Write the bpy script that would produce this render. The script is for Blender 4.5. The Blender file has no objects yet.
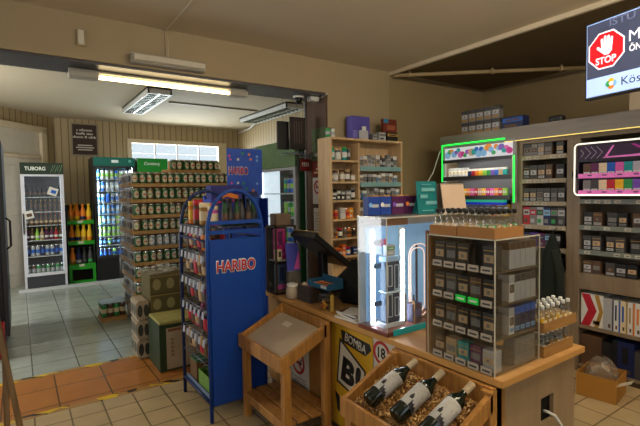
import bpy, bmesh, math, random
from mathutils import Vector, Matrix

random.seed(11)
D = bpy.data
SC = bpy.context.scene
COL = SC.collection
PI = math.pi

# ------------------------------------------------------------------ camera
cam = D.cameras.new('camera')
cam.sensor_width = 36.0
cam.lens = 440.46 * 36 / 640
cam.clip_start = 0.02
camo = D.objects.new('camera', cam)
COL.objects.link(camo)
_y, _p, _r = math.radians(34.362), math.radians(-2.757), math.radians(-0.922)
_f = Vector((math.sin(_y) * math.cos(_p), math.cos(_y) * math.cos(_p), math.sin(_p)))
_r0 = Vector((math.cos(_y), -math.sin(_y), 0))
_u0 = _r0.cross(_f)
_rr = _r0 * math.cos(_r) + _u0 * math.sin(_r)
_uu = -_r0 * math.sin(_r) + _u0 * math.cos(_r)
mw = Matrix((_rr, _uu, -_f)).transposed().to_4x4()
mw.translation = (0, 0, 1.45)
camo.matrix_world = mw
SC.camera = camo

# ------------------------------------------------------------------ world, exposure, daylight
SC.view_settings.view_transform = 'Standard'
SC.view_settings.look = 'None'
SC.view_settings.exposure = 0.0
SC.view_settings.gamma = 1.0
SC.view_settings.use_curve_mapping = False
w = D.worlds.new('sky')
SC.world = w
w.use_nodes = True
_bg = w.node_tree.nodes['Background']
_bg.inputs[0].default_value = (0.80, 0.90, 1.0, 1)
_bg.inputs[1].default_value = 1.0


def area(name, loc, rot, sx, sy, power, col=(1, 1, 1)):
    l = D.lights.new(name, 'AREA')
    l.shape = 'RECTANGLE'
    l.size, l.size_y, l.energy, l.color = sx, sy, power, col
    o = D.objects.new(name, l)
    o.location, o.rotation_euler = loc, rot
    COL.objects.link(o)
    return o


# overcast daylight outside the rear window, the street windows behind the camera and the rear entrance
area('daylight_rear_window', (2.9, 9.75, 2.05), (math.radians(-90), 0, 0), 2.6, 1.6, 230, (0.90, 0.95, 1.0))
area('daylight_street_window', (0.6, -2.45, 1.55), (math.radians(90), 0, 0), 3.4, 1.9, 4, (1.0, 0.90, 0.74))
area('daylight_side_window', (-2.95, 0.6, 1.6), (math.radians(90), 0, math.radians(-90)), 2.6, 1.8, 6, (1.0, 0.90, 0.74))
area('daylight_entrance', (-1.45, 5.6, 1.5), (math.radians(90), 0, math.radians(-90)), 1.5, 2.0, 112, (1.0, 0.98, 0.93))


# ------------------------------------------------------------------ materials
def lin(c):
    c = c / 255.0
    return c / 12.92 if c <= 0.04045 else ((c + 0.055) / 1.055) ** 2.4


def rgb(c):
    return tuple(lin(x) for x in c)


MATS = {}


def M(name, col, rough=0.55, metal=0.0, es=0.0, var=0.10, scale=14.0, bump=0.0, spec=0.4):
    """plain painted / plastic / paper surface with a little procedural tone variation"""
    if name in MATS:
        return MATS[name]
    m = D.materials.new(name)
    m.use_nodes = True
    nt = m.node_tree
    b = nt.nodes['Principled BSDF']
    r, g, bl = rgb(col)
    b.inputs['Roughness'].default_value = rough
    b.inputs['Metallic'].default_value = metal
    b.inputs['Specular IOR Level'].default_value = spec
    tc = nt.nodes.new('ShaderNodeTexCoord')
    nz = nt.nodes.new('ShaderNodeTexNoise')
    nz.inputs['Scale'].default_value = scale
    nz.inputs['Detail'].default_value = 3
    nt.links.new(tc.outputs['Object'], nz.inputs['Vector'])
    mx = nt.nodes.new('ShaderNodeMix')
    mx.data_type = 'RGBA'
    mx.inputs[6].default_value = (r * (1 - var), g * (1 - var), bl * (1 - var), 1)
    mx.inputs[7].default_value = (min(1, r * (1 + var)), min(1, g * (1 + var)), min(1, bl * (1 + var)), 1)
    nt.links.new(nz.outputs['Fac'], mx.inputs[0])
    nt.links.new(mx.outputs[2], b.inputs['Base Color'])
    if bump:
        bp = nt.nodes.new('ShaderNodeBump')
        bp.inputs['Strength'].default_value = bump
        bp.inputs['Distance'].default_value = 0.01
        nt.links.new(nz.outputs['Fac'], bp.inputs['Height'])
        nt.links.new(bp.outputs[0], b.inputs['Normal'])
    if es:
        b.inputs['Emission Color'].default_value = (r, g, bl, 1)
        b.inputs['Emission Strength'].default_value = es
    m.diffuse_color = (r, g, bl, 1)
    MATS[name] = m
    return m


def wood(name, col, dark, scale=2.2, rough=0.5, axis='Z', stretch=9.0):
    if name in MATS:
        return MATS[name]
    m = D.materials.new(name)
    m.use_nodes = True
    nt = m.node_tree
    b = nt.nodes['Principled BSDF']
    b.inputs['Roughness'].default_value = rough
    tc = nt.nodes.new('ShaderNodeTexCoord')
    mp = nt.nodes.new('ShaderNodeMapping')
    s = [scale * stretch] * 3
    s['XYZ'.index(axis)] = scale
    mp.inputs['Scale'].default_value = s
    nz = nt.nodes.new('ShaderNodeTexNoise')
    nz.inputs['Scale'].default_value = 1.6
    nz.inputs['Detail'].default_value = 5
    nz.inputs['Distortion'].default_value = 0.6
    rp = nt.nodes.new('ShaderNodeValToRGB')
    rp.color_ramp.elements[0].position = 0.3
    rp.color_ramp.elements[1].position = 0.68
    rp.color_ramp.elements[0].color = (*rgb(dark), 1)
    rp.color_ramp.elements[1].color = (*rgb(col), 1)
    nt.links.new(tc.outputs['Object'], mp.inputs[0])
    nt.links.new(mp.outputs[0], nz.inputs['Vector'])
    nt.links.new(nz.outputs['Fac'], rp.inputs[0])
    nt.links.new(rp.outputs[0], b.inputs['Base Color'])
    MATS[name] = m
    return m


def tile(name, a, bcol, grout, size, gx=0.0, gy=0.0, rough=0.35, gap=0.006):
    """square floor tiles; gx, gy = where one joint falls"""
    m = D.materials.new(name)
    m.use_nodes = True
    nt = m.node_tree
    b = nt.nodes['Principled BSDF']
    b.inputs['Roughness'].default_value = rough
    tc = nt.nodes.new('ShaderNodeTexCoord')
    mp = nt.nodes.new('ShaderNodeMapping')
    mp.inputs['Location'].default_value = (-gx, -gy, 0)
    br = nt.nodes.new('ShaderNodeTexBrick')
    br.offset = 0.0
    br.squash = 1.0
    br.inputs['Scale'].default_value = 1.0
    br.inputs['Brick Width'].default_value = size
    br.inputs['Row Height'].default_value = size
    br.inputs['Mortar Size'].default_value = gap
    br.inputs['Mortar Smooth'].default_value = 0.4
    br.inputs['Color1'].default_value = (*rgb(a), 1)
    br.inputs['Color2'].default_value = (*rgb(bcol), 1)
    br.inputs['Mortar'].default_value = (*rgb(grout), 1)
    nz = nt.nodes.new('ShaderNodeTexNoise')
    nz.inputs['Scale'].default_value = 7
    nz.inputs['Detail'].default_value = 6
    mx = nt.nodes.new('ShaderNodeMix')
    mx.data_type = 'RGBA'
    mx.blend_type = 'MULTIPLY'
    mx.inputs[0].default_value = 0.35
    rp = nt.nodes.new('ShaderNodeValToRGB')
    rp.color_ramp.elements[0].position = 0.3
    rp.color_ramp.elements[1].position = 0.7
    rp.color_ramp.elements[0].color = (0.55, 0.55, 0.55, 1)
    nt.links.new(tc.outputs['Object'], mp.inputs[0])
    nt.links.new(mp.outputs[0], br.inputs['Vector'])
    nt.links.new(tc.outputs['Object'], nz.inputs['Vector'])
    nt.links.new(nz.outputs['Fac'], rp.inputs[0])
    nt.links.new(br.outputs['Color'], mx.inputs[6])
    nt.links.new(rp.outputs[0], mx.inputs[7])
    nt.links.new(mx.outputs[2], b.inputs['Base Color'])
    bp = nt.nodes.new('ShaderNodeBump')
    bp.inputs['Strength'].default_value = 0.25
    bp.inputs['Distance'].default_value = 0.004
    bp.invert = True
    nt.links.new(br.outputs['Fac'], bp.inputs['Height'])
    nt.links.new(bp.outputs[0], b.inputs['Normal'])
    MATS[name] = m
    return m


def panelling(name, col, groove, pitch, axis='X'):
    """tongue and groove boards: upright grooves every pitch metres along axis"""
    m = D.materials.new(name)
    m.use_nodes = True
    nt = m.node_tree
    b = nt.nodes['Principled BSDF']
    b.inputs['Roughness'].default_value = 0.5
    tc = nt.nodes.new('ShaderNodeTexCoord')
    sp = nt.nodes.new('ShaderNodeSeparateXYZ')
    nt.links.new(tc.outputs['Object'], sp.inputs[0])
    mo = nt.nodes.new('ShaderNodeMath')
    mo.operation = 'PINGPONG'
    mo.inputs[1].default_value = pitch / 2
    nt.links.new(sp.outputs[axis], mo.inputs[0])
    rp = nt.nodes.new('ShaderNodeValToRGB')
    rp.color_ramp.elements[0].position = 0.0
    rp.color_ramp.elements[1].position = 0.014
    rp.color_ramp.elements[0].color = (*rgb(groove), 1)
    rp.color_ramp.elements[1].color = (*rgb(col), 1)
    nt.links.new(mo.outputs[0], rp.inputs[0])
    nt.links.new(rp.outputs[0], b.inputs['Base Color'])
    bp = nt.nodes.new('ShaderNodeBump')
    bp.inputs['Strength'].default_value = 0.5
    bp.inputs['Distance'].default_value = 0.01
    nt.links.new(rp.outputs[0], bp.inputs['Height'])
    nt.links.new(bp.outputs[0], b.inputs['Normal'])
    MATS[name] = m
    return m


def glass(name, tint=(1, 1, 1), gloss=0.10, rough=0.03):
    """thin pane: mostly clear, a little mirror, so light passes straight through"""
    if name in MATS:
        return MATS[name]
    m = D.materials.new(name)
    m.use_nodes = True
    nt = m.node_tree
    nt.nodes.remove(nt.nodes['Principled BSDF'])
    out = nt.nodes['Material Output']
    tr = nt.nodes.new('ShaderNodeBsdfTransparent')
    tr.inputs[0].default_value = (*tint, 1)
    gl = nt.nodes.new('ShaderNodeBsdfGlossy')
    gl.inputs['Roughness'].default_value = rough
    fr = nt.nodes.new('ShaderNodeLayerWeight')
    fr.inputs['Blend'].default_value = 0.25
    mu = nt.nodes.new('ShaderNodeMath')
    mu.operation = 'MULTIPLY'
    mu.inputs[1].default_value = gloss * 4
    nt.links.new(fr.outputs['Facing'], mu.inputs[0])
    ad = nt.nodes.new('ShaderNodeMath')
    ad.operation = 'ADD'
    ad.use_clamp = True
    ad.inputs[1].default_value = gloss * 0.4
    nt.links.new(mu.outputs[0], ad.inputs[0])
    mx = nt.nodes.new('ShaderNodeMixShader')
    nt.links.new(ad.outputs[0], mx.inputs[0])
    nt.links.new(tr.outputs[0], mx.inputs[1])
    nt.links.new(gl.outputs[0], mx.inputs[2])
    nt.links.new(mx.outputs[0], out.inputs[0])
    MATS[name] = m
    return m


def film(name, col, opacity):
    """cloudy shrink film / smoky acrylic: part diffuse, part clear"""
    if name in MATS:
        return MATS[name]
    m = D.materials.new(name)
    m.use_nodes = True
    nt = m.node_tree
    b = nt.nodes['Principled BSDF']
    b.inputs['Base Color'].default_value = (*rgb(col), 1)
    b.inputs['Roughness'].default_value = 0.25
    tr = nt.nodes.new('ShaderNodeBsdfTransparent')
    tc = nt.nodes.new('ShaderNodeTexCoord')
    nz = nt.nodes.new('ShaderNodeTexNoise')
    nz.inputs['Scale'].default_value = 9
    nz.inputs['Detail'].default_value = 4
    nz.inputs['Distortion'].default_value = 1.5
    mr = nt.nodes.new('ShaderNodeMapRange')
    mr.inputs[1].default_value = 0.35
    mr.inputs[2].default_value = 0.65
    mr.inputs[3].default_value = max(0, opacity - 0.25)
    mr.inputs[4].default_value = min(1, opacity + 0.25)
    nt.links.new(tc.outputs['Object'], nz.inputs['Vector'])
    nt.links.new(nz.outputs['Fac'], mr.inputs[0])
    mx = nt.nodes.new('ShaderNodeMixShader')
    nt.links.new(mr.outputs[0], mx.inputs[0])
    nt.links.new(tr.outputs[0], mx.inputs[1])
    nt.links.new(b.outputs[0], mx.inputs[2])
    nt.links.new(mx.outputs[0], nt.nodes['Material Output'].inputs[0])
    MATS[name] = m
    return m


# ------------------------------------------------------------------ mesh builder
class MB:
    def __init__(self):
        self.v, self.f, self.mi, self.sm, self.mats = [], [], [], [], []

    def slot(self, m):
        if m not in self.mats:
            self.mats.append(m)
        return self.mats.index(m)

    def face(self, idx, m, smooth=False):
        self.f.append(idx)
        self.mi.append(self.slot(m))
        self.sm.append(smooth)

    def box(self, x0, x1, y0, y1, z0, z1, m):
        n = len(self.v)
        self.v += [(x0, y0, z0), (x1, y0, z0), (x1, y1, z0), (x0, y1, z0), (x0, y0, z1), (x1, y0, z1), (x1, y1, z1), (x0, y1, z1)]
        for q in ((0, 3, 2, 1), (4, 5, 6, 7), (0, 1, 5, 4), (1, 2, 6, 5), (2, 3, 7, 6), (3, 0, 4, 7)):
            self.face([n + i for i in q], m)
        return self

    def obox(self, c, s, rot, m):
        """oriented box: centre, size, 3x3 matrix"""
        n = len(self.v)
        c = Vector(c)
        for dz in (-1, 1):
            for dx, dy in ((-1, -1), (1, -1), (1, 1), (-1, 1)):
                self.v.append(tuple(c + rot @ Vector((dx * s[0] / 2, dy * s[1] / 2, dz * s[2] / 2))))
        for q in ((0, 3, 2, 1), (4, 5, 6, 7), (0, 1, 5, 4), (1, 2, 6, 5), (2, 3, 7, 6), (3, 0, 4, 7)):
            self.face([n + i for i in q], m)
        return self

    def beam(self, p0, p1, wd, ht, m, up=(0, 0, 1)):
        p0, p1 = Vector(p0), Vector(p1)
        d = (p1 - p0)
        L = d.length
        d.normalize()
        u = Vector(up)
        s = d.cross(u)
        if s.length < 1e-4:
            u = Vector((0, 1, 0))
            s = d.cross(u)
        s.normalize()
        u = s.cross(d)
        rot = Matrix((d, s, u)).transposed()
        return self.obox((p0 + p1) / 2, (L, wd, ht), rot, m)

    def tube(self, pts, r, m, n=8, closed=False, cap=True):
        pts = [Vector(p) for p in pts]
        k = len(pts)
        base = len(self.v)
        prev = None
        for i, p in enumerate(pts):
            a = pts[(i - 1) % k] if (closed or i > 0) else p
            b = pts[(i + 1) % k] if (closed or i < k - 1) else p
            t = (b - a).normalized()
            if prev is None:
                s = t.cross(Vector((0, 0, 1)))
                if s.length < 1e-3:
                    s = t.cross(Vector((0, 1, 0)))
            else:
                s = prev - t * prev.dot(t)
            s.normalize()
            prev = s
            u = s.cross(t)
            for j in range(n):
                an = 2 * PI * j / n
                self.v.append(tuple(p + (s * math.cos(an) + u * math.sin(an)) * r))
        for i in range(k if closed else k - 1):
            for j in range(n):
                a, b = base + i * n + j, base + i * n + (j + 1) % n
                c, d = base + ((i + 1) % k) * n + (j + 1) % n, base + ((i + 1) % k) * n + j
                self.face([a, b, c, d], m, True)
        if cap and not closed:
            self.face([base + j for j in range(n)], m)
            self.face([base + (k - 1) * n + j for j in reversed(range(n))], m)
        return self

    def lathe(self, prof, n=12, o=(0, 0, 0), rot=None, start=0.0):
        """prof: [(r, z, material of the band that starts here)]"""
        base = len(self.v)
        o = Vector(o)
        for r, z, _ in prof:
            for j in range(n):
                an = start + 2 * PI * j / n
                p = Vector((r * math.cos(an), r * math.sin(an), z))
                if rot is not None:
                    p = rot @ p
                self.v.append(tuple(o + p))
        for i in range(len(prof) - 1):
            for j in range(n):
                a, b = base + i * n + j, base + i * n + (j + 1) % n
                self.face([a, b, b + n, a + n], prof[i][2], True)
        self.face([base + j for j in reversed(range(n))], prof[0][2])
        e = base + (len(prof) - 1) * n
        self.face([e + j for j in range(n)], prof[-1][2])
        return self

    def poly(self, pts, m):
        n = len(self.v)
        self.v += [tuple(p) for p in pts]
        self.face(list(range(n, n + len(pts))), m)
        return self

    def prism(self, pts, off, m):
        """closed outline pts (3D) pushed along off"""
        n = len(self.v)
        k = len(pts)
        off = Vector(off)
        self.v += [tuple(p) for p in pts] + [tuple(Vector(p) + off) for p in pts]
        self.face([n + i for i in reversed(range(k))], m)
        self.face([n + k + i for i in range(k)], m)
        for i in range(k):
            j = (i + 1) % k
            self.face([n + i, n + j, n + k + j, n + k + i], m)
        return self

    def mesh(self, name, bev=0.0, seg=1):
        me = D.meshes.new(name)
        me.from_pydata(self.v, [], self.f)
        for m in self.mats:
            me.materials.append(m)
        me.polygons.foreach_set('material_index', self.mi)
        me.polygons.foreach_set('use_smooth', self.sm)
        me.update()
        bm = bmesh.new()
        bm.from_mesh(me)
        bmesh.ops.recalc_face_normals(bm, faces=bm.faces[:])
        if bev:
            es = [e for e in bm.edges if len(e.link_faces) == 2 and e.calc_face_angle(0) > 0.6]
            bmesh.ops.bevel(bm, geom=es, offset=bev, segments=seg, affect='EDGES', clamp_overlap=True)
        bm.to_mesh(me)
        bm.free()
        return me

    def build(self, name, parent=None, bev=0.0, seg=1, loc=None, rz=0.0):
        o = D.objects.new(name, self.mesh(name, bev, seg))
        COL.objects.link(o)
        if parent is not None:
            o.parent = parent
        if loc is not None:
            o.location = loc
        o.rotation_euler.z = rz
        return o


def tag(o, label=None, cat=None, group=None, kind=None):
    if label:
        o['label'] = label
    if cat:
        o['category'] = cat
    if group:
        o['group'] = group
    if kind:
        o['kind'] = kind
    return o


def thing(name, label, cat, loc=(0, 0, 0), rz=0.0, group=None):
    o = D.objects.new(name, None)
    o.empty_display_size = 0.1
    COL.objects.link(o)
    o.location = loc
    o.rotation_euler.z = rz
    return tag(o, label, cat, group)


def struct(name, mb, bev=0.0):
    return tag(mb.build(name, bev=bev), kind='structure')


def put(me, name, loc, rz, label, cat, group=None):
    o = D.objects.new(name, me)
    COL.objects.link(o)
    o.location = loc
    o.rotation_euler.z = rz
    return tag(o, label, cat, group)


def copy_tree(o, parent=None):
    c = o.copy()
    COL.objects.link(c)
    if parent is not None:
        c.parent = parent
    for ch in list(o.children):
        copy_tree(ch, c)
    return c


def text_mesh(body, wd, ht, mat, ext=0.0006, bold=0.0, shear=0.0):
    """lettering centred on the origin in the local XY plane, scaled to wd x ht"""
    cu = D.curves.new('lettering', 'FONT')
    cu.body = body
    cu.size = 1.0
    cu.offset = bold
    cu.shear = shear
    cu.resolution_u = 3
    tmp = D.objects.new('lettering', cu)
    COL.objects.link(tmp)
    dg = bpy.context.evaluated_depsgraph_get()
    me = D.meshes.new_from_object(tmp.evaluated_get(dg))
    COL.objects.unlink(tmp)
    D.objects.remove(tmp)
    xs = [v.co.x for v in me.vertices]
    ys = [v.co.y for v in me.vertices]
    x0, x1, y0, y1 = min(xs), max(xs), min(ys), max(ys)
    for v in me.vertices:
        v.co.x = ((v.co.x - x0) / (x1 - x0) - 0.5) * wd
        v.co.y = ((v.co.y - y0) / (y1 - y0) - 0.5) * ht
        v.co.z = 0.0
    bm = bmesh.new()
    bm.from_mesh(me)
    bmesh.ops.solidify(bm, geom=bm.faces[:], thickness=ext)
    bm.to_mesh(me)
    bm.free()
    me.materials.clear()
    me.materials.append(mat)
    return me


def text(name, body, wd, ht, mat, parent, loc, face='-Y', bold=0.0, spin=0.0, shear=0.0):
    me = text_mesh(body, wd, ht, mat, bold=bold, shear=shear)
    o = D.objects.new(name, me)
    COL.objects.link(o)
    o.parent = parent
    o.location = loc
    rx = Matrix.Rotation(PI / 2, 4, 'X') @ Matrix.Rotation(spin, 4, 'Z')
    if face == '-Y':
        o.rotation_euler = rx.to_euler()
    elif face == '-X':
        o.rotation_euler = (Matrix.Rotation(-PI / 2, 4, 'Z') @ rx).to_euler()
    return o


RZX = -PI / 2          # turns a product built facing -Y so that it faces -X

# common materials
WHITE = M('white_paint', (214, 212, 204), 0.45)
BLACK = M('black_plastic', (20, 20, 21), 0.4)
DKGREY = M('dark_grey_plastic', (52, 52, 54), 0.5)
GREY = M('grey_metal', (128, 128, 126), 0.4, 0.5)
CHROME = M('bright_metal', (190, 190, 190), 0.25, 0.9)
CARD = M('cardboard', (172, 128, 74), 0.8, bump=0.1)
PAPER = M('white_paper', (222, 220, 214), 0.7)
CLEAR = glass('clear_pane', (0.97, 0.99, 0.98), 0.07)
ACRYL = glass('clear_acrylic', (0.95, 0.96, 0.95), 0.10)
EDGE = M('acrylic_edge', (196, 190, 172), 0.2, spec=0.6)
LED_W = M('white_led', (255, 253, 246), es=7.0, var=0)
LED_G = M('green_led', (20, 215, 60), es=2.6, var=0)
PALEWOOD = wood('pale_wood', (214, 184, 140), (190, 156, 112), 1.5)
SHELFWOOD = wood('grey_beige_shelf_board', (140, 121, 97), (122, 104, 82), 1.2)
PINE = wood('pine', (182, 128, 58), (146, 96, 40), 2.4)
GREENCAN = M('green_can', (38, 104, 62), 0.35, 0.3)
# ================================================================== THE SETTING
WALLC = M('cream_wall_paint', (162, 144, 112), 0.75, var=0.06, scale=3, bump=0.05)
DARKWALL = M('darker_brown_wall', (150, 130, 94), 0.75, var=0.06, scale=3)  # darker, browner wall colour beyond the beam line
CEILC = M('ceiling_paint', (214, 200, 174), 0.8, var=0.04, scale=2)
DARKCEIL = M('darker_brown_ceiling', (110, 92, 62), 0.8, var=0.05, scale=2)  # darker, browner ceiling colour beyond the beam
REARCEIL = M('white_ceiling_paint', (186, 172, 144), 0.8, var=0.03, scale=2)
PANEL_X = panelling('cream_boards_x', (172, 152, 114), (104, 86, 56), 0.115, 'X')
PANEL_Y = panelling('cream_boards_y', (172, 152, 114), (104, 86, 56), 0.115, 'Y')
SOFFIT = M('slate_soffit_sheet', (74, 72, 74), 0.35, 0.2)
BROWNJAMB = M('brown_jamb_paint', (82, 58, 40), 0.5)
SKIRT = wood('brown_skirting', (96, 74, 48), (70, 52, 32), 1.2)

F1 = tile('beige_floor_tile', (198, 174, 130), (188, 164, 122), (112, 92, 62), 0.20, 0.03, 0.03)
F2 = tile('orange_floor_tile', (190, 122, 52), (178, 112, 46), (84, 56, 26), 0.333, 0.181, 0.19, 0.4)
F3 = tile('grey_floor_tile', (172, 180, 168), (166, 174, 162), (100, 102, 92), 0.333, 0.04, 0.14, 0.22)
struct('floor', MB().box(-2.5, 4.85, -2.2, 3.43, -0.1, 0, F1))
struct('floor_threshold', MB().box(-2.5, 4.85, 3.43, 4.16, -0.1, 0, F2))
struct('floor_rear', MB().box(-1.4, 4.3, 4.16, 9.4, -0.1, 0, F3))

ZC, ZR = 2.686, 2.86
struct('ceiling', MB().box(-2.6, 3.245, -2.3, 3.43, ZC, ZC + 0.12, CEILC))
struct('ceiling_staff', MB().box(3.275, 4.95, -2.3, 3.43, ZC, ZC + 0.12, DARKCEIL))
struct('ceiling_beam', MB().box(3.245, 3.275, -2.3, 3.43, ZC - 0.035, ZC + 0.12, CEILC))
struct('ceiling_rear', MB().box(-1.5, 4.4, 3.80, 9.5, ZR, ZR + 0.1, REARCEIL))

# the partition between the two rooms with its wide opening
lt = MB()
lt.box(-2.5, 2.456, 3.43, 3.80, 2.38, 2.96, WALLC)
struct('wall_lintel', lt)
struct('wall_partition', MB().box(2.456, 3.245, 3.43, 3.80, 0, 2.96, WALLC))
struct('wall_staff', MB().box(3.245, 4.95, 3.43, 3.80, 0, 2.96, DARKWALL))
struct('wall_opening_end', MB().box(-2.5, -1.0, 3.43, 3.80, 0, 2.38, WALLC))
struct('trim_soffit', MB().box(-1.0, 2.44, 3.445, 3.785, 2.362, 2.38, SOFFIT))
struct('trim_jamb', MB().box(2.44, 2.456, 3.445, 3.785, 0, 2.362, BROWNJAMB))
struct('trim_jamb_edge', MB().box(2.425, 2.44, 3.785, 3.81, 0, 2.36, GREY))

# front room shell, open to the street behind the camera
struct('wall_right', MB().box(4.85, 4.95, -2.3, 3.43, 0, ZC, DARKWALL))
wf = MB()
wf.box(-2.6, -1.2, -2.3, -2.2, 0, ZC, WALLC)
wf.box(2.4, 4.85, -2.3, -2.2, 0, ZC, WALLC)
wf.box(-1.2, 2.4, -2.3, -2.2, 0, 0.5, WALLC)
wf.box(-1.2, 2.4, -2.3, -2.2, 2.45, ZC, WALLC)
struct('wall_front', wf)
wl = MB()
wl.box(-2.6, -2.5, -2.2, -0.8, 0, ZC, WALLC)
wl.box(-2.6, -2.5, 2.0, 3.43, 0, ZC, WALLC)
wl.box(-2.6, -2.5, -0.8, 2.0, 0, 0.6, WALLC)
wl.box(-2.6, -2.5, -0.8, 2.0, 2.45, ZC, WALLC)
struct('wall_left', wl)

# rear room shell
wr = MB()
wr.box(0.56, 1.80, 9.3, 9.4, 0, ZR, PANEL_X)
wr.box(3.72, 4.3, 9.3, 9.4, 0, ZR, PANEL_X)
wr.box(1.80, 3.72, 9.3, 9.4, 0, 1.45, PANEL_X)
wr.box(1.80, 3.72, 9.3, 9.4, 2.53, ZR, PANEL_X)
struct('wall_rear', wr)
struct('wall_rear_right', MB().box(4.15, 4.25, 3.80, 9.3, 0, ZR, PANEL_Y))
# slanting corner wall with the white door
ang = math.atan2(9.296 - 8.496, 0.558 + 0.176)
wa = MB().box(-1.45, 0.0, 0.0, 0.1, 0, ZR, PANEL_X).build('wall_slanting', loc=(0.56, 9.30, 0), rz=ang)
tag(wa, kind='structure')
we = MB()
we.box(-1.4, -1.3, 6.6, 8.4, 0, ZR, WALLC)
we.box(-1.4, -1.3, 3.8, 4.6, 0, ZR, WALLC)
we.box(-1.4, -1.3, 4.6, 6.6, 2.5, ZR, WALLC)
struct('wall_rear_left', we)

# rear window: frame, three mullions, panes
FRAME = M('cream_window_frame', (206, 190, 160), 0.5)
wn = thing('window_1', None, None, (0, 9.3, 0))
tag(wn, kind='structure')
fr = MB()
fr.box(1.80, 1.88, -0.05, 0.06, 1.45, 2.53, FRAME)
fr.box(3.66, 3.84, -0.05, 0.06, 1.45, 2.53, FRAME)
fr.box(1.80, 3.84, -0.06, 0.06, 2.47, 2.55, FRAME)
fr.box(1.80, 3.84, -0.06, 0.06, 1.42, 1.5, FRAME)
fr.build('window_frame', wn, bev=0.006)
MUL = M('grey_mullion', (176, 174, 164), 0.5)
for x in (2.33, 2.773, 3.231):
    MB().box(x - 0.010, x + 0.010, -0.02, 0.03, 1.5, 2.47, MUL).build('mullion', wn)
MB().box(1.88, 3.66, -0.02, 0.03, 2.278, 2.284, MUL).build('mullion', wn)
MB().box(1.88, 3.66, 0.01, 0.016, 1.5, 2.47, CLEAR).build('pane', wn)

# white door and its frame on the slanting wall
DOORP = M('door_paint', (200, 192, 176), 0.5)
dr = thing('door_1', None, None, (0.56, 9.30, 0), ang)
tag(dr, kind='structure')
dd = MB()
dd.box(-1.32, -0.36, -0.05, 0.0, 0, 2.08, DOORP)
dd.box(-1.2, -0.48, -0.058, -0.05, 1.15, 1.95, DOORP)
dd.box(-1.2, -0.48, -0.058, -0.05, 0.2, 1.0, DOORP)
dd.build('door_leaf', dr, bev=0.006)
df = MB()
df.box(-1.42, -1.32, -0.08, 0, 0, 2.62, FRAME)
df.box(-0.36, -0.24, -0.08, 0, 0, 2.62, FRAME)
df.box(-1.42, -0.24, -0.08, 0, 2.54, 2.64, FRAME)
df.box(-1.32, -0.36, -0.07, 0, 2.08, 2.14, FRAME)
df.build('door_frame', dr, bev=0.008)
MB().box(-1.32, -0.36, -0.03, -0.01, 2.14, 2.54, DOORP).build('transom_panel', dr)
MB().box(-0.47, -0.44, -0.11, -0.05, 0.9, 1.15, DKGREY).build('door_handle', dr, bev=0.005)

# white sill strip the coolers stand behind
struct('baseboard_rear', MB().box(-0.05, 2.3, 7.96, 8.02, 0, 0.04, M('pale_sill', (196, 200, 200), 0.4)))


# ================================================================== CEILING FITTINGS

def tube_lamp(name, label, x0, x1, y, z, lit):
    t = thing(name, label, 'lamp', ((x0 + x1) / 2, y, z))
    h = (x1 - x0) / 2
    WARM = M('warm_tube', (255, 226, 168), es=8.0, var=0)
    BODY = M('lamp_housing', (172, 166, 150), 0.5)
    if lit:
        MB().box(-h, h, -0.02, 0.02, -0.02, 0.0, BODY).build('housing', t, bev=0.004)
        MB().box(-h, -h + 0.19, -0.05, 0.05, -0.068, -0.024, BODY).build('end_cap', t, bev=0.004)
        MB().box(h - 0.16, h, -0.05, 0.05, -0.068, -0.024, BODY).build('end_cap', t, bev=0.004)
        MB().tube([(-h + 0.19, 0, -0.046), (h - 0.16, 0, -0.046)], 0.015, WARM, 10).build('tube', t)
    else:
        MB().box(-h, h, -0.075, 0.0, -0.035, 0.035, BODY).build('housing', t, bev=0.008)
        MB().box(-h + 0.012, h - 0.012, -0.095, -0.075, -0.024, 0.024, M('lamp_diffuser', (196, 188, 168), 0.35)).build('diffuser', t, bev=0.006)
    return t


tube_lamp('tube_lamp', 'long lit warm fluorescent tube lamp fixed under the dark lintel soffit', 0.33, 1.70, 3.62, 2.362, True)
tube_lamp('batten_lamp', 'unlit cream batten lamp fixed on the lintel face above the lit tube', 0.70, 1.245, 3.43, 2.43, False)
# unseen hanging tube lamps, added to light the front room from above
for lx, ly, es_, lab in ((0.15, 0.25, 26.0, 'added unseen tube lamp nearest the left wall'), (1.75, 0.55, 104.0, 'added unseen tube lamp over the counter'), (3.0, 0.0, 72.0, 'added unseen tube lamp over the staff side')):
    t = thing('added_lamp', lab, 'lamp', (lx, ly, ZC))
    MB().box(-0.63, 0.63, -0.04, 0.04, -0.115, -0.085, M('lamp_housing', (172, 166, 150), 0.5)).build('housing', t, bev=0.004)
    MB().tube([(-0.6, 0, -0.145), (0.6, 0, -0.145)], 0.02, M('added_tube_%d' % es_, (255, 241, 214), es=es_, var=0), 10).build('tube', t)
    for x in (-0.5, 0.5):
        MB().tube([(x, 0, -0.085), (x, 0, -0.001)], 0.006, M('lamp_housing', (172, 166, 150)), 6).build('hanger', t)
# white cable trunking: along the ceiling and down to the unlit lamp
tk = MB()
tk.box(0.958, 0.978, 1.4, 3.43, ZC - 0.014, ZC, CEILC)
tk.box(0.958, 0.978, 3.414, 3.43, 2.466, ZC, WALLC)
tag(tk.build('cable_trunking', bev=0.003), 'thin painted cable trunking running over the ceiling and down to the unlit lamp', 'cable trunking')
sw = thing('alarm_box', 'small white rectangular box fixed high on the lintel at the left', 'box', (0.395, 3.43, 2.52))
MB().box(-0.03, 0.03, -0.018, 0, -0.056, 0.056, M('yellowed_plate', (170, 150, 112), 0.5)).build('back_plate', sw, bev=0.003)
MB().box(-0.022, 0.018, -0.034, -0.018, -0.05, 0.05, M('box_white', (206, 198, 178), 0.5)).build('cover', sw, bev=0.004)


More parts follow.
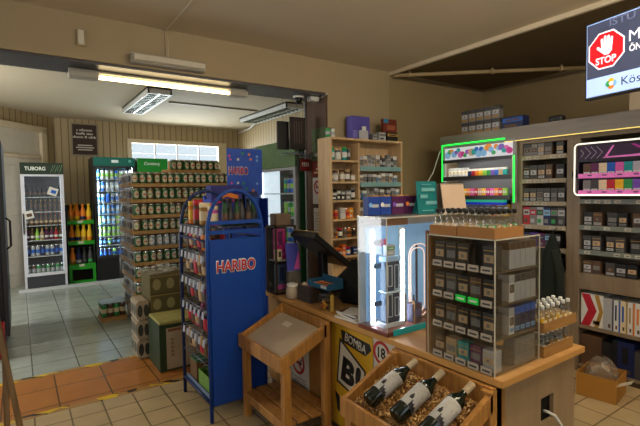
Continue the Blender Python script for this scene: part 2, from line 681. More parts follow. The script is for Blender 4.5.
def louvre(x0, x1, y0, y1, label):
    t = thing('louvre_lamp', label, 'lamp', ((x0 + x1) / 2, (y0 + y1) / 2, ZR), 0, 'louvre lamps of the rear room')
    hx, hy = (x1 - x0) / 2, (y1 - y0) / 2
    B = M('louvre_body', (205, 206, 200), 0.4)
    b = MB()
    b.box(-hx, -hx + 0.02, -hy, hy, -0.085, 0, B)
    b.box(hx - 0.02, hx, -hy, hy, -0.085, 0, B)
    b.box(-hx, hx, -hy, -hy + 0.02, -0.085, 0, B)
    b.box(-hx, hx, hy - 0.02, hy, -0.085, 0, B)
    b.box(-hx, hx, -hy, hy, -0.02, 0, B)
    b.build('housing', t)
    MR = M('louvre_reflector', (150, 156, 146), 0.2, 0.7)
    l = MB()
    for k in range(14):
        y = -hy + 0.06 + k * (2 * hy - 0.12) / 13
        l.box(-hx + 0.02, hx - 0.02, y - 0.004, y + 0.004, -0.082, -0.045, MR)
    l.box(-0.01, 0.01, -hy + 0.02, hy - 0.02, -0.084, -0.045, MR)
    l.build('louvre', t)
    tb = MB()
    for x in (-hx * 0.5, hx * 0.5):
        tb.tube([(x, -hy + 0.03, -0.034), (x, hy - 0.03, -0.034)], 0.012, M('unlit_tube', (232, 232, 226), 0.3), 8)
    tb.build('tubes', t)


louvre(1.45, 1.76, 6.05, 7.75, 'square-louvred ceiling lamp over the left aisle of the rear room')
louvre(3.50, 3.85, 6.0, 7.75, 'square-louvred ceiling lamp near the right wall of the rear room')
tag(MB().box(1.95, 3.45, 6.87, 6.90, ZR - 0.02, ZR, M('grey_conduit', (126, 118, 100), 0.5)).build('ceiling_conduit', bev=0.004),
    'thin grey conduit on the rear ceiling between the two louvred lamps', 'conduit')
tag(MB().tube([(4.13, 9.2, ZR - 0.07), (4.10, 8.6, ZR - 0.05), (3.9, 7.8, ZR - 0.02)], 0.016, WHITE).build('rear_cable'),
    'white cable looping from the rear corner to the right-hand louvred lamp', 'cable')

# gas pipe under the staff ceiling
gp = thing('gas_pipe', 'cream painted pipe running under the dark staff ceiling to the right', 'pipe')
PIPE = M('pipe_paint', (176, 152, 112), 0.5)
MB().tube([(3.285, 3.42, 2.645), (3.30, 3.36, 2.645), (4.84, 2.077, 2.645)], 0.019, PIPE, 10).build('pipe', gp)
for k in (0.06, 0.47, 0.80):
    x, y = 3.30 + 1.56 * k, 3.36 - 1.30 * k
    MB().tube([(x, y, 2.66), (x, y, ZC - 0.001)], 0.008, PIPE, 6).tube([(x - 0.012, y + 0.010, 2.645), (x + 0.012, y - 0.010, 2.645)], 0.026, PIPE, 10).build('clip', gp)

# dome camera and junction box in the opening's corner
cv = thing('dome_camera', 'small white dome security camera under the soffit by the jamb', 'camera', (2.235, 3.60, 2.362))
MB().lathe([(0.045, -0.02, WHITE), (0.052, -0.012, WHITE), (0.05, 0.0, WHITE)], 16).build('mount', cv)
MB().lathe([(0.004, -0.072, BLACK), (0.024, -0.064, BLACK), (0.036, -0.045, BLACK), (0.04, -0.02, BLACK)], 16).build('dome', cv)
jb = thing('junction_box', 'white cable junction box beside the dome camera at the jamb corner', 'junction box', (2.375, 3.56, 2.362))
MB().box(-0.05, 0.05, -0.035, 0.035, -0.045, 0, WHITE).build('cover', jb, bev=0.006)
MB().tube([(0.05, 0, -0.02), (0.058, -0.05, -0.01), (0.07, -0.135, 0.012), (0.076, -0.137, 0.012)], 0.005, WHITE, 6).build('cable', jb)

# ------------------------------------------------------------------ hazard tape on both edges of the orange strip
hz = D.materials.new('hazard_stripes')
hz.use_nodes = True
_n = hz.node_tree
_b = _n.nodes['Principled BSDF']
_tc = _n.nodes.new('ShaderNodeTexCoord')
_sp = _n.nodes.new('ShaderNodeSeparateXYZ')
_n.links.new(_tc.outputs['Object'], _sp.inputs[0])
_a1 = _n.nodes.new('ShaderNodeMath'); _a1.operation = 'MULTIPLY_ADD'
_a1.inputs[1].default_value = 1.6
_n.links.new(_sp.outputs['Y'], _a1.inputs[0])
_n.links.new(_sp.outputs['X'], _a1.inputs[2])
_a2 = _n.nodes.new('ShaderNodeMath'); _a2.operation = 'PINGPONG'; _a2.inputs[1].default_value = 0.16
_n.links.new(_a1.outputs[0], _a2.inputs[0])
_rp = _n.nodes.new('ShaderNodeValToRGB')
_rp.color_ramp.interpolation = 'CONSTANT'
_rp.color_ramp.elements[0].color = (*rgb((38, 34, 24)), 1)
_rp.color_ramp.elements[1].position = 0.075
_rp.color_ramp.elements[1].color = (*rgb((222, 184, 20)), 1)
_n.links.new(_a2.outputs[0], _rp.inputs[0])
_nz = _n.nodes.new('ShaderNodeTexNoise'); _nz.inputs['Scale'].default_value = 5
_n.links.new(_tc.outputs['Object'], _nz.inputs['Vector'])
_st = _n.nodes.new('ShaderNodeMath'); _st.operation = 'GREATER_THAN'; _st.inputs[1].default_value = 0.49
_n.links.new(_nz.outputs['Fac'], _st.inputs[0])
_mx = _n.nodes.new('ShaderNodeMix'); _mx.data_type = 'RGBA'
_mx.inputs[7].default_value = (*rgb((172, 128, 70)), 1)
_n.links.new(_st.outputs[0], _mx.inputs[0])
_n.links.new(_rp.outputs[0], _mx.inputs[6])
_n.links.new(_mx.outputs[2], _b.inputs['Base Color'])
for y, lab in ((3.43, 'worn yellow and black hazard tape on the near edge of the orange floor strip'),
               (4.16, 'worn yellow and black hazard tape on the far edge of the orange floor strip')):
    o = MB().box(-0.6, 1.3, -0.03, 0.03, 0, 0.0015, hz).build('hazard_tape', loc=(0, y, 0))
    tag(o, lab, 'tape', 'hazard tapes on the floor')
# ================================================================== PRODUCT MESHES (front faces -Y, base at z = 0, depth along +Y)
CACHE = {}


def C(name, col, rough=0.5, **k):
    return M('c_' + name, col, rough, var=0.05, **k)


PAL = {
    'white': (222, 220, 214), 'black': (30, 29, 30), 'grey': (120, 118, 116), 'dark grey': (66, 64, 64), 'brown': (92, 66, 46), 'tan': (190, 158, 118),
    'cream': (226, 208, 168), 'blue': (28, 92, 186), 'pink': (214, 92, 168), 'teal': (22, 150, 148), 'red': (186, 30, 48), 'yellow': (232, 186, 30),
    'green': (46, 150, 74), 'orange': (230, 128, 34), 'violet': (112, 74, 176), 'light blue': (120, 176, 222), 'lime': (150, 206, 70),
    'navy': (28, 38, 84), 'magenta': (192, 30, 120), 'silver': (176, 176, 178), 'plum': (96, 32, 80), 'gold': (176, 136, 60), 'forest': (30, 74, 34), 'badge': (204, 190, 154),
}


def col(c):
    return C(c.replace(' ', '_'), PAL[c])


def me_pack(wd, dp, ht, body, art='tan', lid=None, strip='white'):
    """flip-top packet: body, lid seam, picture and text panel on the front"""
    k = ('pack', wd, dp, ht, body, art, lid, strip)
    if k in CACHE:
        return CACHE[k]
    b = MB()
    zl = ht * 0.70
    b.box(-wd / 2, wd / 2, 0.0, dp, 0, zl, col(body))
    b.box(-wd / 2 + 0.0006, wd / 2 - 0.0006, 0.0006, dp - 0.0006, zl, zl + 0.0012, BLACK)
    b.box(-wd / 2, wd / 2, 0.0, dp, zl + 0.0012, ht, col(body if lid in (None, 'gold') else lid))
    if lid == 'gold':
        b.box(-wd * 0.45, wd * 0.45, -0.0008, 0, ht * 0.80, ht * 0.84, col('gold'))
    if art:
        b.box(-wd * 0.40, wd * 0.40, -0.0008, 0, ht * 0.34, ht * 0.66, col(art))
        b.box(-wd * 0.18, wd * 0.08, -0.0012, -0.0006, ht * 0.42, ht * 0.56, col('grey'))
    if strip:
        b.box(-wd * 0.40, wd * 0.40, -0.0008, 0, ht * 0.10, ht * 0.26, col(strip))
        b.box(-wd * 0.30, wd * 0.26, -0.0012, -0.0006, ht * 0.16, ht * 0.19, BLACK)
    CACHE[k] = b.mesh('packet', 0.0012)
    return CACHE[k]


def me_box(wd, dp, ht, body, band, mark):
    """printed carton: body, coloured band with a mark, tuck seam on the top"""
    k = ('box', wd, dp, ht, body, band, mark)
    if k in CACHE:
        return CACHE[k]
    b = MB()
    b.box(-wd / 2, wd / 2, 0, dp, 0, ht, col(body))
    b.box(-wd / 2, wd / 2, -0.0008, 0, ht * 0.55, ht * 0.86, col(band))
    b.box(-wd * 0.32, wd * 0.32, -0.0016, -0.0006, ht * 0.64, ht * 0.76, col(mark))
    b.box(-wd * 0.38, wd * 0.20, -0.0012, 0, ht * 0.14, ht * 0.36, col(mark))
    b.box(-wd / 2 + 0.002, wd / 2 - 0.002, dp * 0.48, dp * 0.52, ht, ht + 0.0008, col('grey'))
    CACHE[k] = b.mesh('carton', 0.0015)
    return CACHE[k]


def me_can(r, ht, body, band, n=10):
    k = ('can', r, ht, body, band, n)
    if k in CACHE:
        return CACHE[k]
    b = MB()
    B, W, S = col(body), col(band), CHROME
    b.lathe([(r * 0.80, 0, S), (r, ht * 0.05, B), (r, ht * 0.30, W), (r, ht * 0.62, B), (r, ht * 0.91, S), (r * 0.86, ht * 0.965, S), (r * 0.84, ht, S)], n)
    CACHE[k] = b.mesh('can', 0)
    return CACHE[k]


def me_beer(body, badge, mark):
    """beer can: silver rim, coloured body with an oval badge and a mark wrapped on the side that faces -Y"""
    k = ('beer', body, badge, mark)
    if k in CACHE:
        return CACHE[k]
    b = MB()
    r, ht = 0.0362, 0.160
    B, S = M('beer_' + body, {'green': (56, 104, 60), 'silver': (150, 156, 150), 'brown': (112, 84, 48), 'white': (206, 206, 204)}[body], 0.35, var=0.06), CHROME
    b.lathe([(r * 0.80, 0, S), (r, ht * 0.05, B), (r, ht * 0.90, S), (r * 0.86, ht * 0.965, S), (r * 0.84, ht, S)], 12)

    def wrapped(a0, a1, z0, z1, lift, m, oval):
        n = 6
        for q in range(n):
            u0, u1 = q / n, (q + 1) / n
            w0 = math.sqrt(max(0, 1 - (2 * u0 - 1) ** 2)) if oval else 1
            w1 = math.sqrt(max(0, 1 - (2 * u1 - 1) ** 2)) if oval else 1
            zc, zh = (z0 + z1) / 2, (z1 - z0) / 2
            R = r + lift
            A0, A1 = -PI / 2 + a0 + (a1 - a0) * u0, -PI / 2 + a0 + (a1 - a0) * u1
            b.poly([(R * math.cos(A0), R * math.sin(A0), zc - zh * w0), (R * math.cos(A1), R * math.sin(A1), zc - zh * w1), (R * math.cos(A1), R * math.sin(A1), zc + zh * w1), (R * math.cos(A0), R * math.sin(A0), zc + zh * w0)], m)
    wrapped(-0.88, 0.88, 0.048, 0.130, 0.0012, M('beer_badge_' + badge.replace(' ', '_'), PAL[badge], 0.4, var=0.15, scale=60), True)
    wrapped(-0.55, 0.55, 0.086, 0.096, 0.002, M('beer_mark_' + mark, PAL[mark], 0.4, var=0.1), False)
    wrapped(-1.4, 1.4, 0.016, 0.026, 0.001, M('beer_mark_' + mark, PAL[mark]), False)
    CACHE[k] = b.mesh('beer_can', 0)
    return CACHE[k]


def me_bottle(r, ht, body, label, cap, neck=0.36, n=10, lab=(0.16, 0.48)):
    k = ('bottle', r, ht, body, label, cap, neck, n, lab)
    if k in CACHE:
        return CACHE[k]
    B, L, K = col(body), col(label), col(cap)
    b = MB()
    b.lathe([(r * 0.86, 0, B), (r, ht * 0.03, B), (r, ht * lab[0], L), (r * 1.01, ht * lab[0] + 0.0005, L), (r * 1.01, ht * lab[1], B), (r, ht * lab[1] + 0.0005, B), (r, ht * 0.56, B), (r * 0.72, ht * 0.68, B),
             (r * neck, ht * 0.80, B), (r * neck, ht * 0.90, K), (r * neck * 1.2, ht * 0.905, K), (r * neck * 1.2, ht * 0.99, K), (r * neck, ht, K)], n)
    CACHE[k] = b.mesh('bottle', 0)
    return CACHE[k]


def me_pouch(wd, ht, body, window, band, th=0.03):
    """pillow bag with crimped ends, a see-through window and a header band"""
    k = ('pouch', wd, ht, body, window, band, th)
    if k in CACHE:
        return CACHE[k]
    b = MB()
    nx, nz = 5, 8
    for side in (-1, 1):
        base = len(b.v)
        for j in range(nz + 1):
            for i in range(nx + 1):
                u, v = i / nx * 2 - 1, j / nz
                bulge = (1 - abs(u) ** 3) * math.sin(PI * min(1, max(0, v))) ** 0.6 if 0 < v < 1 else 0
                b.v.append((u * wd / 2 * (1 - 0.05 * math.sin(PI * v)), side * th / 2 * bulge + side * 0.0006, v * ht))
        for j in range(nz):
            m = col(band) if j >= nz - 2 else (col(window) if 1 <= j <= 3 else col(body))
            for i in range(nx):
                q = [base + j * (nx + 1) + i, base + j * (nx + 1) + i + 1, base + (j + 1) * (nx + 1) + i + 1, base + (j + 1) * (nx + 1) + i]
                b.face(q, m, True)
    n0 = 0
    n1 = (nx + 1) * (nz + 1)
    rim = [i for i in range(nx + 1)] + [j * (nx + 1) + nx for j in range(1, nz + 1)] + [nz * (nx + 1) + i for i in reversed(range(nx))] + [j * (nx + 1) for j in reversed(range(1, nz))]
    for a, c in zip(rim, rim[1:] + rim[:1]):
        b.face([a, c, c + n1, a + n1], col(band))
    CACHE[k] = b.mesh('bag', 0)
    return CACHE[k]


def me_jar(r, ht, body, lid, label):
    k = ('jar', r, ht, body, lid, label)
    if k in CACHE:
        return CACHE[k]
    b = MB()
    b.lathe([(r * 0.9, 0, col(body)), (r, ht * 0.06, col(body)), (r, ht * 0.2, col(label)), (r, ht * 0.62, col(body)), (r * 0.92, ht * 0.78, col(lid)), (r * 0.98, ht * 0.79, col(lid)), (r * 0.98, ht * 0.98, col(lid)), (r * 0.9, ht, col(lid))], 12)
    CACHE[k] = b.mesh('jar', 0)
    return CACHE[k]


def row(items, y0, x, z, where, group, jitter=0.002):
    """stand products along a shelf that faces -X, from y0 towards the camera's right (falling y). items: (mesh, width, gap, name, words, category)"""
    y = y0
    for me, wd, gap, nm, words, cat in items:
        y -= wd / 2
        put(me, nm, (x + random.uniform(0, jitter), y, z + 0.0012), RZX, words + ' ' + where, cat, group)
        y -= wd / 2 + gap


def rowx(items, x0, y, z, where, group):
    """the same along a shelf that faces -Y, growing x"""
    x = x0
    for me, wd, gap, nm, words, cat in items:
        x += wd / 2
        put(me, nm, (x, y + random.uniform(0, 0.004), z + 0.0012), 0, words + ' ' + where, cat, group)
        x += wd / 2 + gap


# ================================================================== WALL OF SHELVES behind the counter
XF, XB = 3.60, 3.95
STRIPT = M('price_strip', (160, 146, 120), 0.5)
STRIPB = M('price_strip_blue', (120, 126, 118), 0.5)
TAGW = M('price_tag', (190, 184, 168), 0.6)


def cabinet(label, y0, y1, shelves, top, strips=True, dark=False, strip_mat=None):
    """open shelf bay between y0 < y1"""
    t = thing('shelf_cabinet', label, 'shelving', (XF, (y0 + y1) / 2, 0))
    h = (y1 - y0) / 2
    d = XB - XF
    tk = 0.05
    MB().box(0, d, h - tk, h, 0, top, SHELFWOOD).build('side_panel', t, bev=0.002)
    MB().box(0, d, -h, -h + tk, 0, top, SHELFWOOD).build('side_panel', t, bev=0.002)
    MB().box(d - 0.015, d, -h + tk, h - tk, 0.06, top, SHELFWOOD).build('back_panel', t)
    MB().box(0.02, 0.04, -h + tk, h - tk, 0, 0.06, SKIRT).build('plinth', t)
    MB().box(0, d - 0.015, -h + tk, h - tk, top - 0.03, top, SHELFWOOD).build('top_panel', t)
    for z, th in shelves:
        s = MB().box(0.005, d - 0.015, -h + tk, h - tk, z - th, z, SHELFWOOD).build('shelf', t, bev=0.001)
        if strips and th < 0.05 and z > 0.5:
            MB().box(-0.006, 0.005, -h + tk, h - tk, z - 0.030, z + 0.006, strip_mat or STRIPT).build('price_strip', s)
            y = h - tk - 0.04
            while y > -h + tk + 0.06:
                if random.random() < 0.66:
                    tg = MB()
                    tg.box(-0.008, -0.006, y - 0.042, y, z - 0.024, z - 0.002, TAGW)
                    tg.box(-0.009, -0.008, y - 0.035, y - 0.012, z - 0.016, z - 0.011, DKGREY)
                    tg.build('price_tag', s)
                y -= 0.068
    return t


TOPZ = 1.86
mid = [(1.719, 0.022), (1.523, 0.022), (1.334, 0.022), (1.136, 0.025), (0.955, 0.025), (0.755, 0.13), (0.30, 0.025), (0.06, 0.02)]
cabinet('grey-beige shelf bay between the green-lit and the pink-lit displays', 1.735, 2.21, mid, TOPZ)
right = [(1.355, 0.03), (1.154, 0.025), (0.964, 0.025), (0.785, 0.125), (0.375, 0.025), (0.06, 0.02)]
cabinet('wide grey-beige shelf bay with the pink-lit display at the right', 0.35, 1.735, right, TOPZ, strip_mat=STRIPB)
left = [(1.20, 0.025), (1.0, 0.025), (0.8, 0.025), (0.6, 0.025), (0.3, 0.025), (0.06, 0.02)]
cabinet('grey-beige shelf bay carrying the green-lit display at the left', 2.21, 3.03, left, TOPZ, strips=False)
# drawer front boards: plain apron boards under the middle of the bays
cr = thing('cornice_board', 'long grey cornice board capping all three shelf bays', 'cornice', (XF, 1.69, 0))
CORN = wood('grey_cornice', (146, 139, 131), (126, 119, 112), 1.0, axis='Y')
MB().box(-0.03, 0.36, -1.34, 1.345, TOPZ + 0.001, 1.985, CORN).build('board', cr, bev=0.003)
MB().box(-0.034, -0.028, -1.34, 0.62, TOPZ + 0.001, TOPZ + 0.007, M('warm_led_strip', (255, 226, 120), es=0.9, var=0)).build('led_strip', cr)

# ---- green-lit display in the left bay
gd = thing('lit_display', 'green neon-edged display of small bright packs in the left shelf bay', 'display', (XF, 2.60, 0))
NB = M('neon_case_back', (70, 70, 74), 0.5)
g = MB()
g.tube([(-0.045, 0.393, 1.53), (-0.045, 0.393, 1.893), (-0.045, -0.30, 1.893)], 0.006, LED_G, 8)
g.build('neon_tube', gd)
MB().tube([(-0.045, -0.388, 1.74), (-0.045, -0.388, 1.33)], 0.006, LED_G, 8).build('neon_tube', gd)
RIM = M('display_rim', (150, 152, 156), 0.4)
rm = MB()
rm.box(-0.034, -0.006, -0.395, 0.40, 1.872, 1.884, RIM)
rm.box(-0.034, -0.006, 0.372, 0.40, 1.33, 1.872, RIM)
rm.box(-0.034, -0.006, -0.395, -0.372, 1.33, 1.872, RIM)
rm.build('rim', gd)
MB().box(0.125, 0.130, -0.335, 0.335, 1.21, 1.82, NB).build('inner_back', gd)
HDR = M('lit_header', (206, 206, 212), es=0.62, var=0.05)
MB().box(-0.026, -0.014, -0.372, 0.372, 1.742, 1.872, HDR).build('header_panel', gd)
cols = ['light blue', 'green', 'orange', 'light blue', 'violet', 'teal', 'pink', 'magenta', 'green', 'violet', 'pink', 'tan', 'teal', 'blue', 'light blue', 'blue', 'light blue', 'yellow', 'orange']
hb = MB()
for i in range(27):
    yy = 0.338 - i * 0.026
    zz = 1.805 + random.uniform(-0.03, 0.03)
    rr = random.uniform(0.018, 0.036)
    cc = PAL[cols[i % 19]]
    cm = M('lit_' + cols[i % 19].replace(' ', '_'), tuple(int(c * 0.75 + 255 * 0.12) for c in cc), es=0.55, var=0.3, scale=40)
    n = 16
    zz = min(zz, 1.870 - rr)
    hb.prism([(-0.026, yy + rr * math.cos(2 * PI * j / n), zz + rr * math.sin(2 * PI * j / n)) for j in range(n)], (-0.002 - 0.0004 * i, 0, 0), cm)
hb.build('bubble_print', gd)
# little lamps, tucked behind a dark lip, that light its two pack ledges
LEDSTRIP = M('ledge_light', (255, 252, 244), es=75.0, var=0)
for z in (1.722, 1.548):
    MB().box(-0.056, -0.048, -0.33, 0.33, z, z + 0.004, LEDSTRIP).build('ledge_light', gd)
LEDGE = M('dark_ledge', (56, 56, 58), 0.4)
MB().box(-0.064, -0.058, -0.372, 0.372, 1.712, 1.742, LEDGE).box(-0.058, -0.026, -0.372, 0.372, 1.734, 1.742, LEDGE).build('header_lip', gd)
for z in (1.560, 1.377):
    MB().box(-0.058, 0.12, -0.328, 0.328, z, z + 0.012, LEDGE).build('ledge', gd)
    MB().box(-0.064, -0.058, -0.368, 0.368, z - 0.022, z + 0.016, LEDGE).build('ledge_front', gd)
MB().box(-0.05, -0.006, -0.30, 0.368, 1.330, 1.352, M('lit_teal_strip', (40, 170, 130), es=0.5, var=0)).build('teal_strip', gd)
MB().box(-0.052, -0.006, -0.30, 0.368, 1.306, 1.329, M('lit_blue_strip', (24, 50, 170), es=0.5, var=0)).build('blue_strip', gd)

it = []
for i in range(5):
    it.append((me_pack(0.042, 0.03, 0.085, 'white', 'cream', 'silver'), 0.042, 0.004, 'packet', 'white slim packet', 'packet'))
for c in ('navy', 'red', 'orange', 'yellow', 'lime', 'green', 'violet', 'blue', 'tan', 'teal'):
    it.append((me_pack(0.038, 0.022, 0.07, c, None, 'white', None), 0.038, 0.003, 'packet', c + ' slim packet', 'packet'))
row(it, 2.60 + 0.33, XF - 0.026, 1.573, 'on the upper ledge of the green-lit display', 'packets on the upper ledge of the green-lit display')
it = []
for c in ('lime', 'green', 'light blue', 'blue', 'yellow', 'orange', 'pink', 'red', 'tan', 'yellow', 'magenta', 'pink', 'orange', 'red', 'lime'):
    it.append((me_pack(0.040, 0.022, 0.066, c, 'white', c, None), 0.040, 0.0028, 'packet', c + ' little packet', 'packet'))
row(it, 2.60 + 0.33, XF - 0.026, 1.390, 'on the lower ledge of the green-lit display', 'packets on the lower ledge of the green-lit display')
it = []
for c in ('tan', 'cream', 'white', 'white', 'white', 'silver', 'white', 'orange', 'cream', 'yellow'):
    it.append((me_box(0.058, 0.06, 0.11, c, 'grey', 'white'), 0.058, 0.006, 'carton', 'small ' + c + ' carton', 'carton'))
row(it, 2.60 + 0.33, XF + 0.02, 1.20, 'on the shelf under the green-lit display', 'cartons under the green-lit display')
it = []
for c in ('orange', 'white', 'tan', 'yellow', 'white', 'gold', 'yellow'):
    it.append((me_box(0.07, 0.06, 0.14, c, 'white', 'brown'), 0.07, 0.02, 'carton', c + ' carton', 'carton'))
row(it, 2.60 + 0.33, XF + 0.02, 1.0, 'two shelves under the green-lit display', 'cartons two shelves under the green-lit display')

# ---- pink-lit display in the right bay
pd = thing('lit_display', 'white-edged pink display of cigarette packets in the right shelf bay', 'display', (XF, 1.20, 1.585))
DKV = M('display_dark_violet', (38, 30, 44), 0.35)
hy, hz2 = 0.485, 0.192
pts = []
rc = 0.03
for cy, cz, a0 in ((hy - rc, hz2 - rc, 0), (-hy + rc, hz2 - rc, 90), (-hy + rc, -hz2 + rc, 180), (hy - rc, -hz2 + rc, 270)):
    for k in range(5):
        a = math.radians(a0 + 22.5 * k)
        pts.append((-0.088, cy + rc * math.cos(a), cz + rc * math.sin(a)))
MB().tube(pts, 0.0055, M('display_white_led', (255, 248, 232), es=1.1, var=0), 8, closed=True).build('led_frame', pd)
b = MB()
b.box(0.01, 0.03, -hy + 0.01, hy - 0.01, -hz2 + 0.01, hz2 - 0.01, DKV)
b.box(-0.07, 0.01, hy - 0.022, hy - 0.008, -hz2 + 0.012, hz2 - 0.012, DKV)
b.box(-0.07, 0.01, -hy + 0.008, -hy + 0.022, -hz2 + 0.012, hz2 - 0.012, DKV)
b.box(-0.07, 0.01, -hy + 0.02, hy - 0.02, hz2 - 0.02, hz2 - 0.01, DKV)
b.box(-0.07, 0.01, -hy + 0.02, hy - 0.02, -hz2 + 0.008, -hz2 + 0.016, DKV)
b.build('case', pd)
PK = M('lit_pink', (186, 4, 122), 0.9, es=0.8, var=0.1, spec=0.03)
PKD = M('header_dark_print', (52, 32, 54), es=0.25, var=0.2)
MB().box(-0.066, -0.056, -hy + 0.022, hy - 0.022, 0.066, hz2 - 0.02, PKD).build('header_panel', pd)
hp = MB()
X0 = -0.0665
hp.prism([(X0, 0.30, 0.078), (X0, -0.45, 0.078), (X0, -0.45, 0.125), (X0, 0.12, 0.092), (X0, 0.285, 0.088)], (-0.0015, 0, 0), PK)
hp.prism([(X0, 0.285, 0.09), (X0, 0.235, 0.165), (X0, 0.222, 0.165), (X0, 0.268, 0.09)], (-0.002, 0, 0), PK)
hp.prism([(X0, 0.12, 0.165), (X0, 0.02, 0.10), (X0, -0.04, 0.10), (X0, 0.10, 0.165)], (-0.002, 0, 0), M('lit_plum', (150, 40, 120), es=0.4, var=0.1))
hp.prism([(X0, -0.10, 0.165), (X0, 0.02, 0.105), (X0, 0.0, 0.10), (X0, -0.15, 0.165)], (-0.0025, 0, 0), M('lit_plum', (150, 40, 120)))
GL = M('header_lines', (150, 140, 150), es=0.3)
for y0, z0, y1, z1 in ((0.42, 0.168, 0.38, 0.122), (0.38, 0.122, 0.42, 0.078), (0.38, 0.168, 0.34, 0.122), (0.34, 0.122, 0.38, 0.078), (0.34, 0.168, 0.30, 0.122), (0.30, 0.122, 0.34, 0.078), (0.45, 0.15, 0.43, 0.122), (0.43, 0.122, 0.45, 0.094)):
    hp.beam((X0 - 0.001, y0, z0), (X0 - 0.001, y1, z1), 0.002, 0.003, GL)
hp.build('header_print', pd)
for z in (-0.052, -0.176):
    MB().box(-0.074, 0.01, -hy + 0.022, hy - 0.022, z, z + 0.008, DKV).build('ledge', pd)
    lf = MB().box(-0.080, -0.074, -hy + 0.024, hy - 0.024, z - 0.014, z + 0.020, PK)
    for k in range(9):
        yy = hy - 0.09 - k * 0.1
        lf.box(-0.0815, -0.080, yy - 0.03, yy, z + 0.002, z + 0.010, DKV)
    lf.build('ledge_front', pd)
MB().box(-0.086, -0.080, -hy + 0.03, hy - 0.03, 0.056, 0.077, DKV).box(-0.080, -0.066, -hy + 0.03, hy - 0.03, 0.071, 0.077, DKV).build('header_lip', pd)
MB().box(-0.079, -0.071, -hy + 0.03, hy - 0.03, 0.066, 0.070, M('pink_ledge_light', (255, 214, 240), es=3.5, var=0)).build('ledge_light', pd)
MB().box(-0.073, -0.066, -hy + 0.03, hy - 0.03, -0.057, -0.053, M('pink_ledge_light', (255, 214, 240))).build('ledge_light', pd)
for rowi, (z, cs, wh) in enumerate(((-0.044, ('brown', 'plum', 'cream', 'blue', 'pink', 'teal', 'silver', 'green', 'red', 'navy', 'yellow', 'violet', 'white', 'grey', 'orange'), 'upper'),
                                    (-0.168, ('grey', 'dark grey', 'cream', 'red', 'yellow', 'green', 'violet', 'silver', 'teal', 'pink', 'navy', 'blue', 'white', 'orange', 'brown'), 'lower'))):
    its = [(me_pack(0.053, 0.024, 0.086, c, None, c, 'white'), 0.053, 0.0015, 'cigarette_packet', c + ' cigarette packet', 'packet') for c in cs]
    row(its, 1.20 + hy - 0.05, XF - 0.062, 1.585 + z, 'on the %s ledge of the pink-lit display' % wh, 'packets on the %s ledge of the pink-lit display' % wh)
MB().lathe([(0.03, 0, BLACK), (0.034, 0.004, BLACK), (0.03, 0.02, BLACK), (0.012, 0.026, BLACK)], 14, o=(-0.045, hy + 0.006, -0.03), rot=Matrix.Rotation(-PI / 2, 3, 'X')).build('hinge_knob', pd)


# ---- tobacco packets of the middle bay
def tob(n, wmin, pal, hh, kind='tobacco packet', gaps=0.004, skip=0.0, span=0.37):
    its = []
    used = 0
    while used < span - wmin:
        body = random.choice(pal)
        wd = wmin + random.choice((0, 0.006, 0.012))
        if used + wd > span:
            break
        its.append((me_pack(wd, 0.05, hh, body, random.choice(('grey', 'tan', 'silver', 'brown')), random.choice((body, 'dark grey', 'gold')), random.choice(('grey', 'silver', 'dark grey'))), wd, gaps + (0.03 if random.random() < skip else 0), 'tobacco_packet', body + ' ' + kind, 'packet'))
        used += wd + its[-1][2]
    return its


DK = ('black', 'dark grey', 'brown', 'grey')
for z, hh, pal, nm in ((1.719, 0.105, ('brown', 'dark grey', 'grey', 'black'), 'top'), (1.523, 0.12, DK, 'second'), (1.334, 0.115, DK, 'third'), (0.755, 0.12, ('black', 'brown', 'plum', 'black'), 'sixth')):
    row(tob(6, 0.052, pal, hh, skip=0.15), 2.155, XF + 0.012, z, 'on the %s shelf of the middle bay' % nm, 'packets on the %s shelf of the middle bay' % nm)
its = [(me_box(0.056, 0.08, 0.155, c, s, m), 0.056, 0.003, 'carton', 'tall %s carton' % c, 'carton') for c, s, m in
       (('red', 'silver', 'brown'), ('grey', 'red', 'silver'), ('silver', 'dark grey', 'green'), ('navy', 'light blue', 'grey'), ('black', 'grey', 'green'), ('dark grey', 'silver', 'grey'))]
row(its, 2.155, XF + 0.012, 1.136, 'on the fourth shelf of the middle bay', 'cartons on the fourth shelf of the middle bay')
its = [(me_box(0.060, 0.07, 0.115, c, s, 'grey'), 0.060, 0.004, 'carton', 'low %s carton' % c, 'carton') for c, s in (('navy', 'silver'), ('violet', 'navy'), ('plum', 'navy'), ('dark grey', 'light blue'), ('black', 'silver'))]
row(its, 2.155, XF + 0.012, 0.955, 'on the fifth shelf of the middle bay', 'cartons on the fifth shelf of the middle bay')

# ---- rows of the right bay
for z, hh, nm in ((1.154, 0.105, 'first'), (0.964, 0.115, 'second'), (0.785, 0.10, 'third')):
    its = tob(14, 0.058, ('black', 'dark grey', 'brown', 'black', 'navy') if nm != 'second' else ('black', 'brown', 'dark grey', 'dark grey'), hh, skip=0.25, span=1.22)
    row(its, 1.665, XF + 0.02, z, 'on the %s shelf under the pink display' % nm, 'packets on the %s shelf under the pink display' % nm)


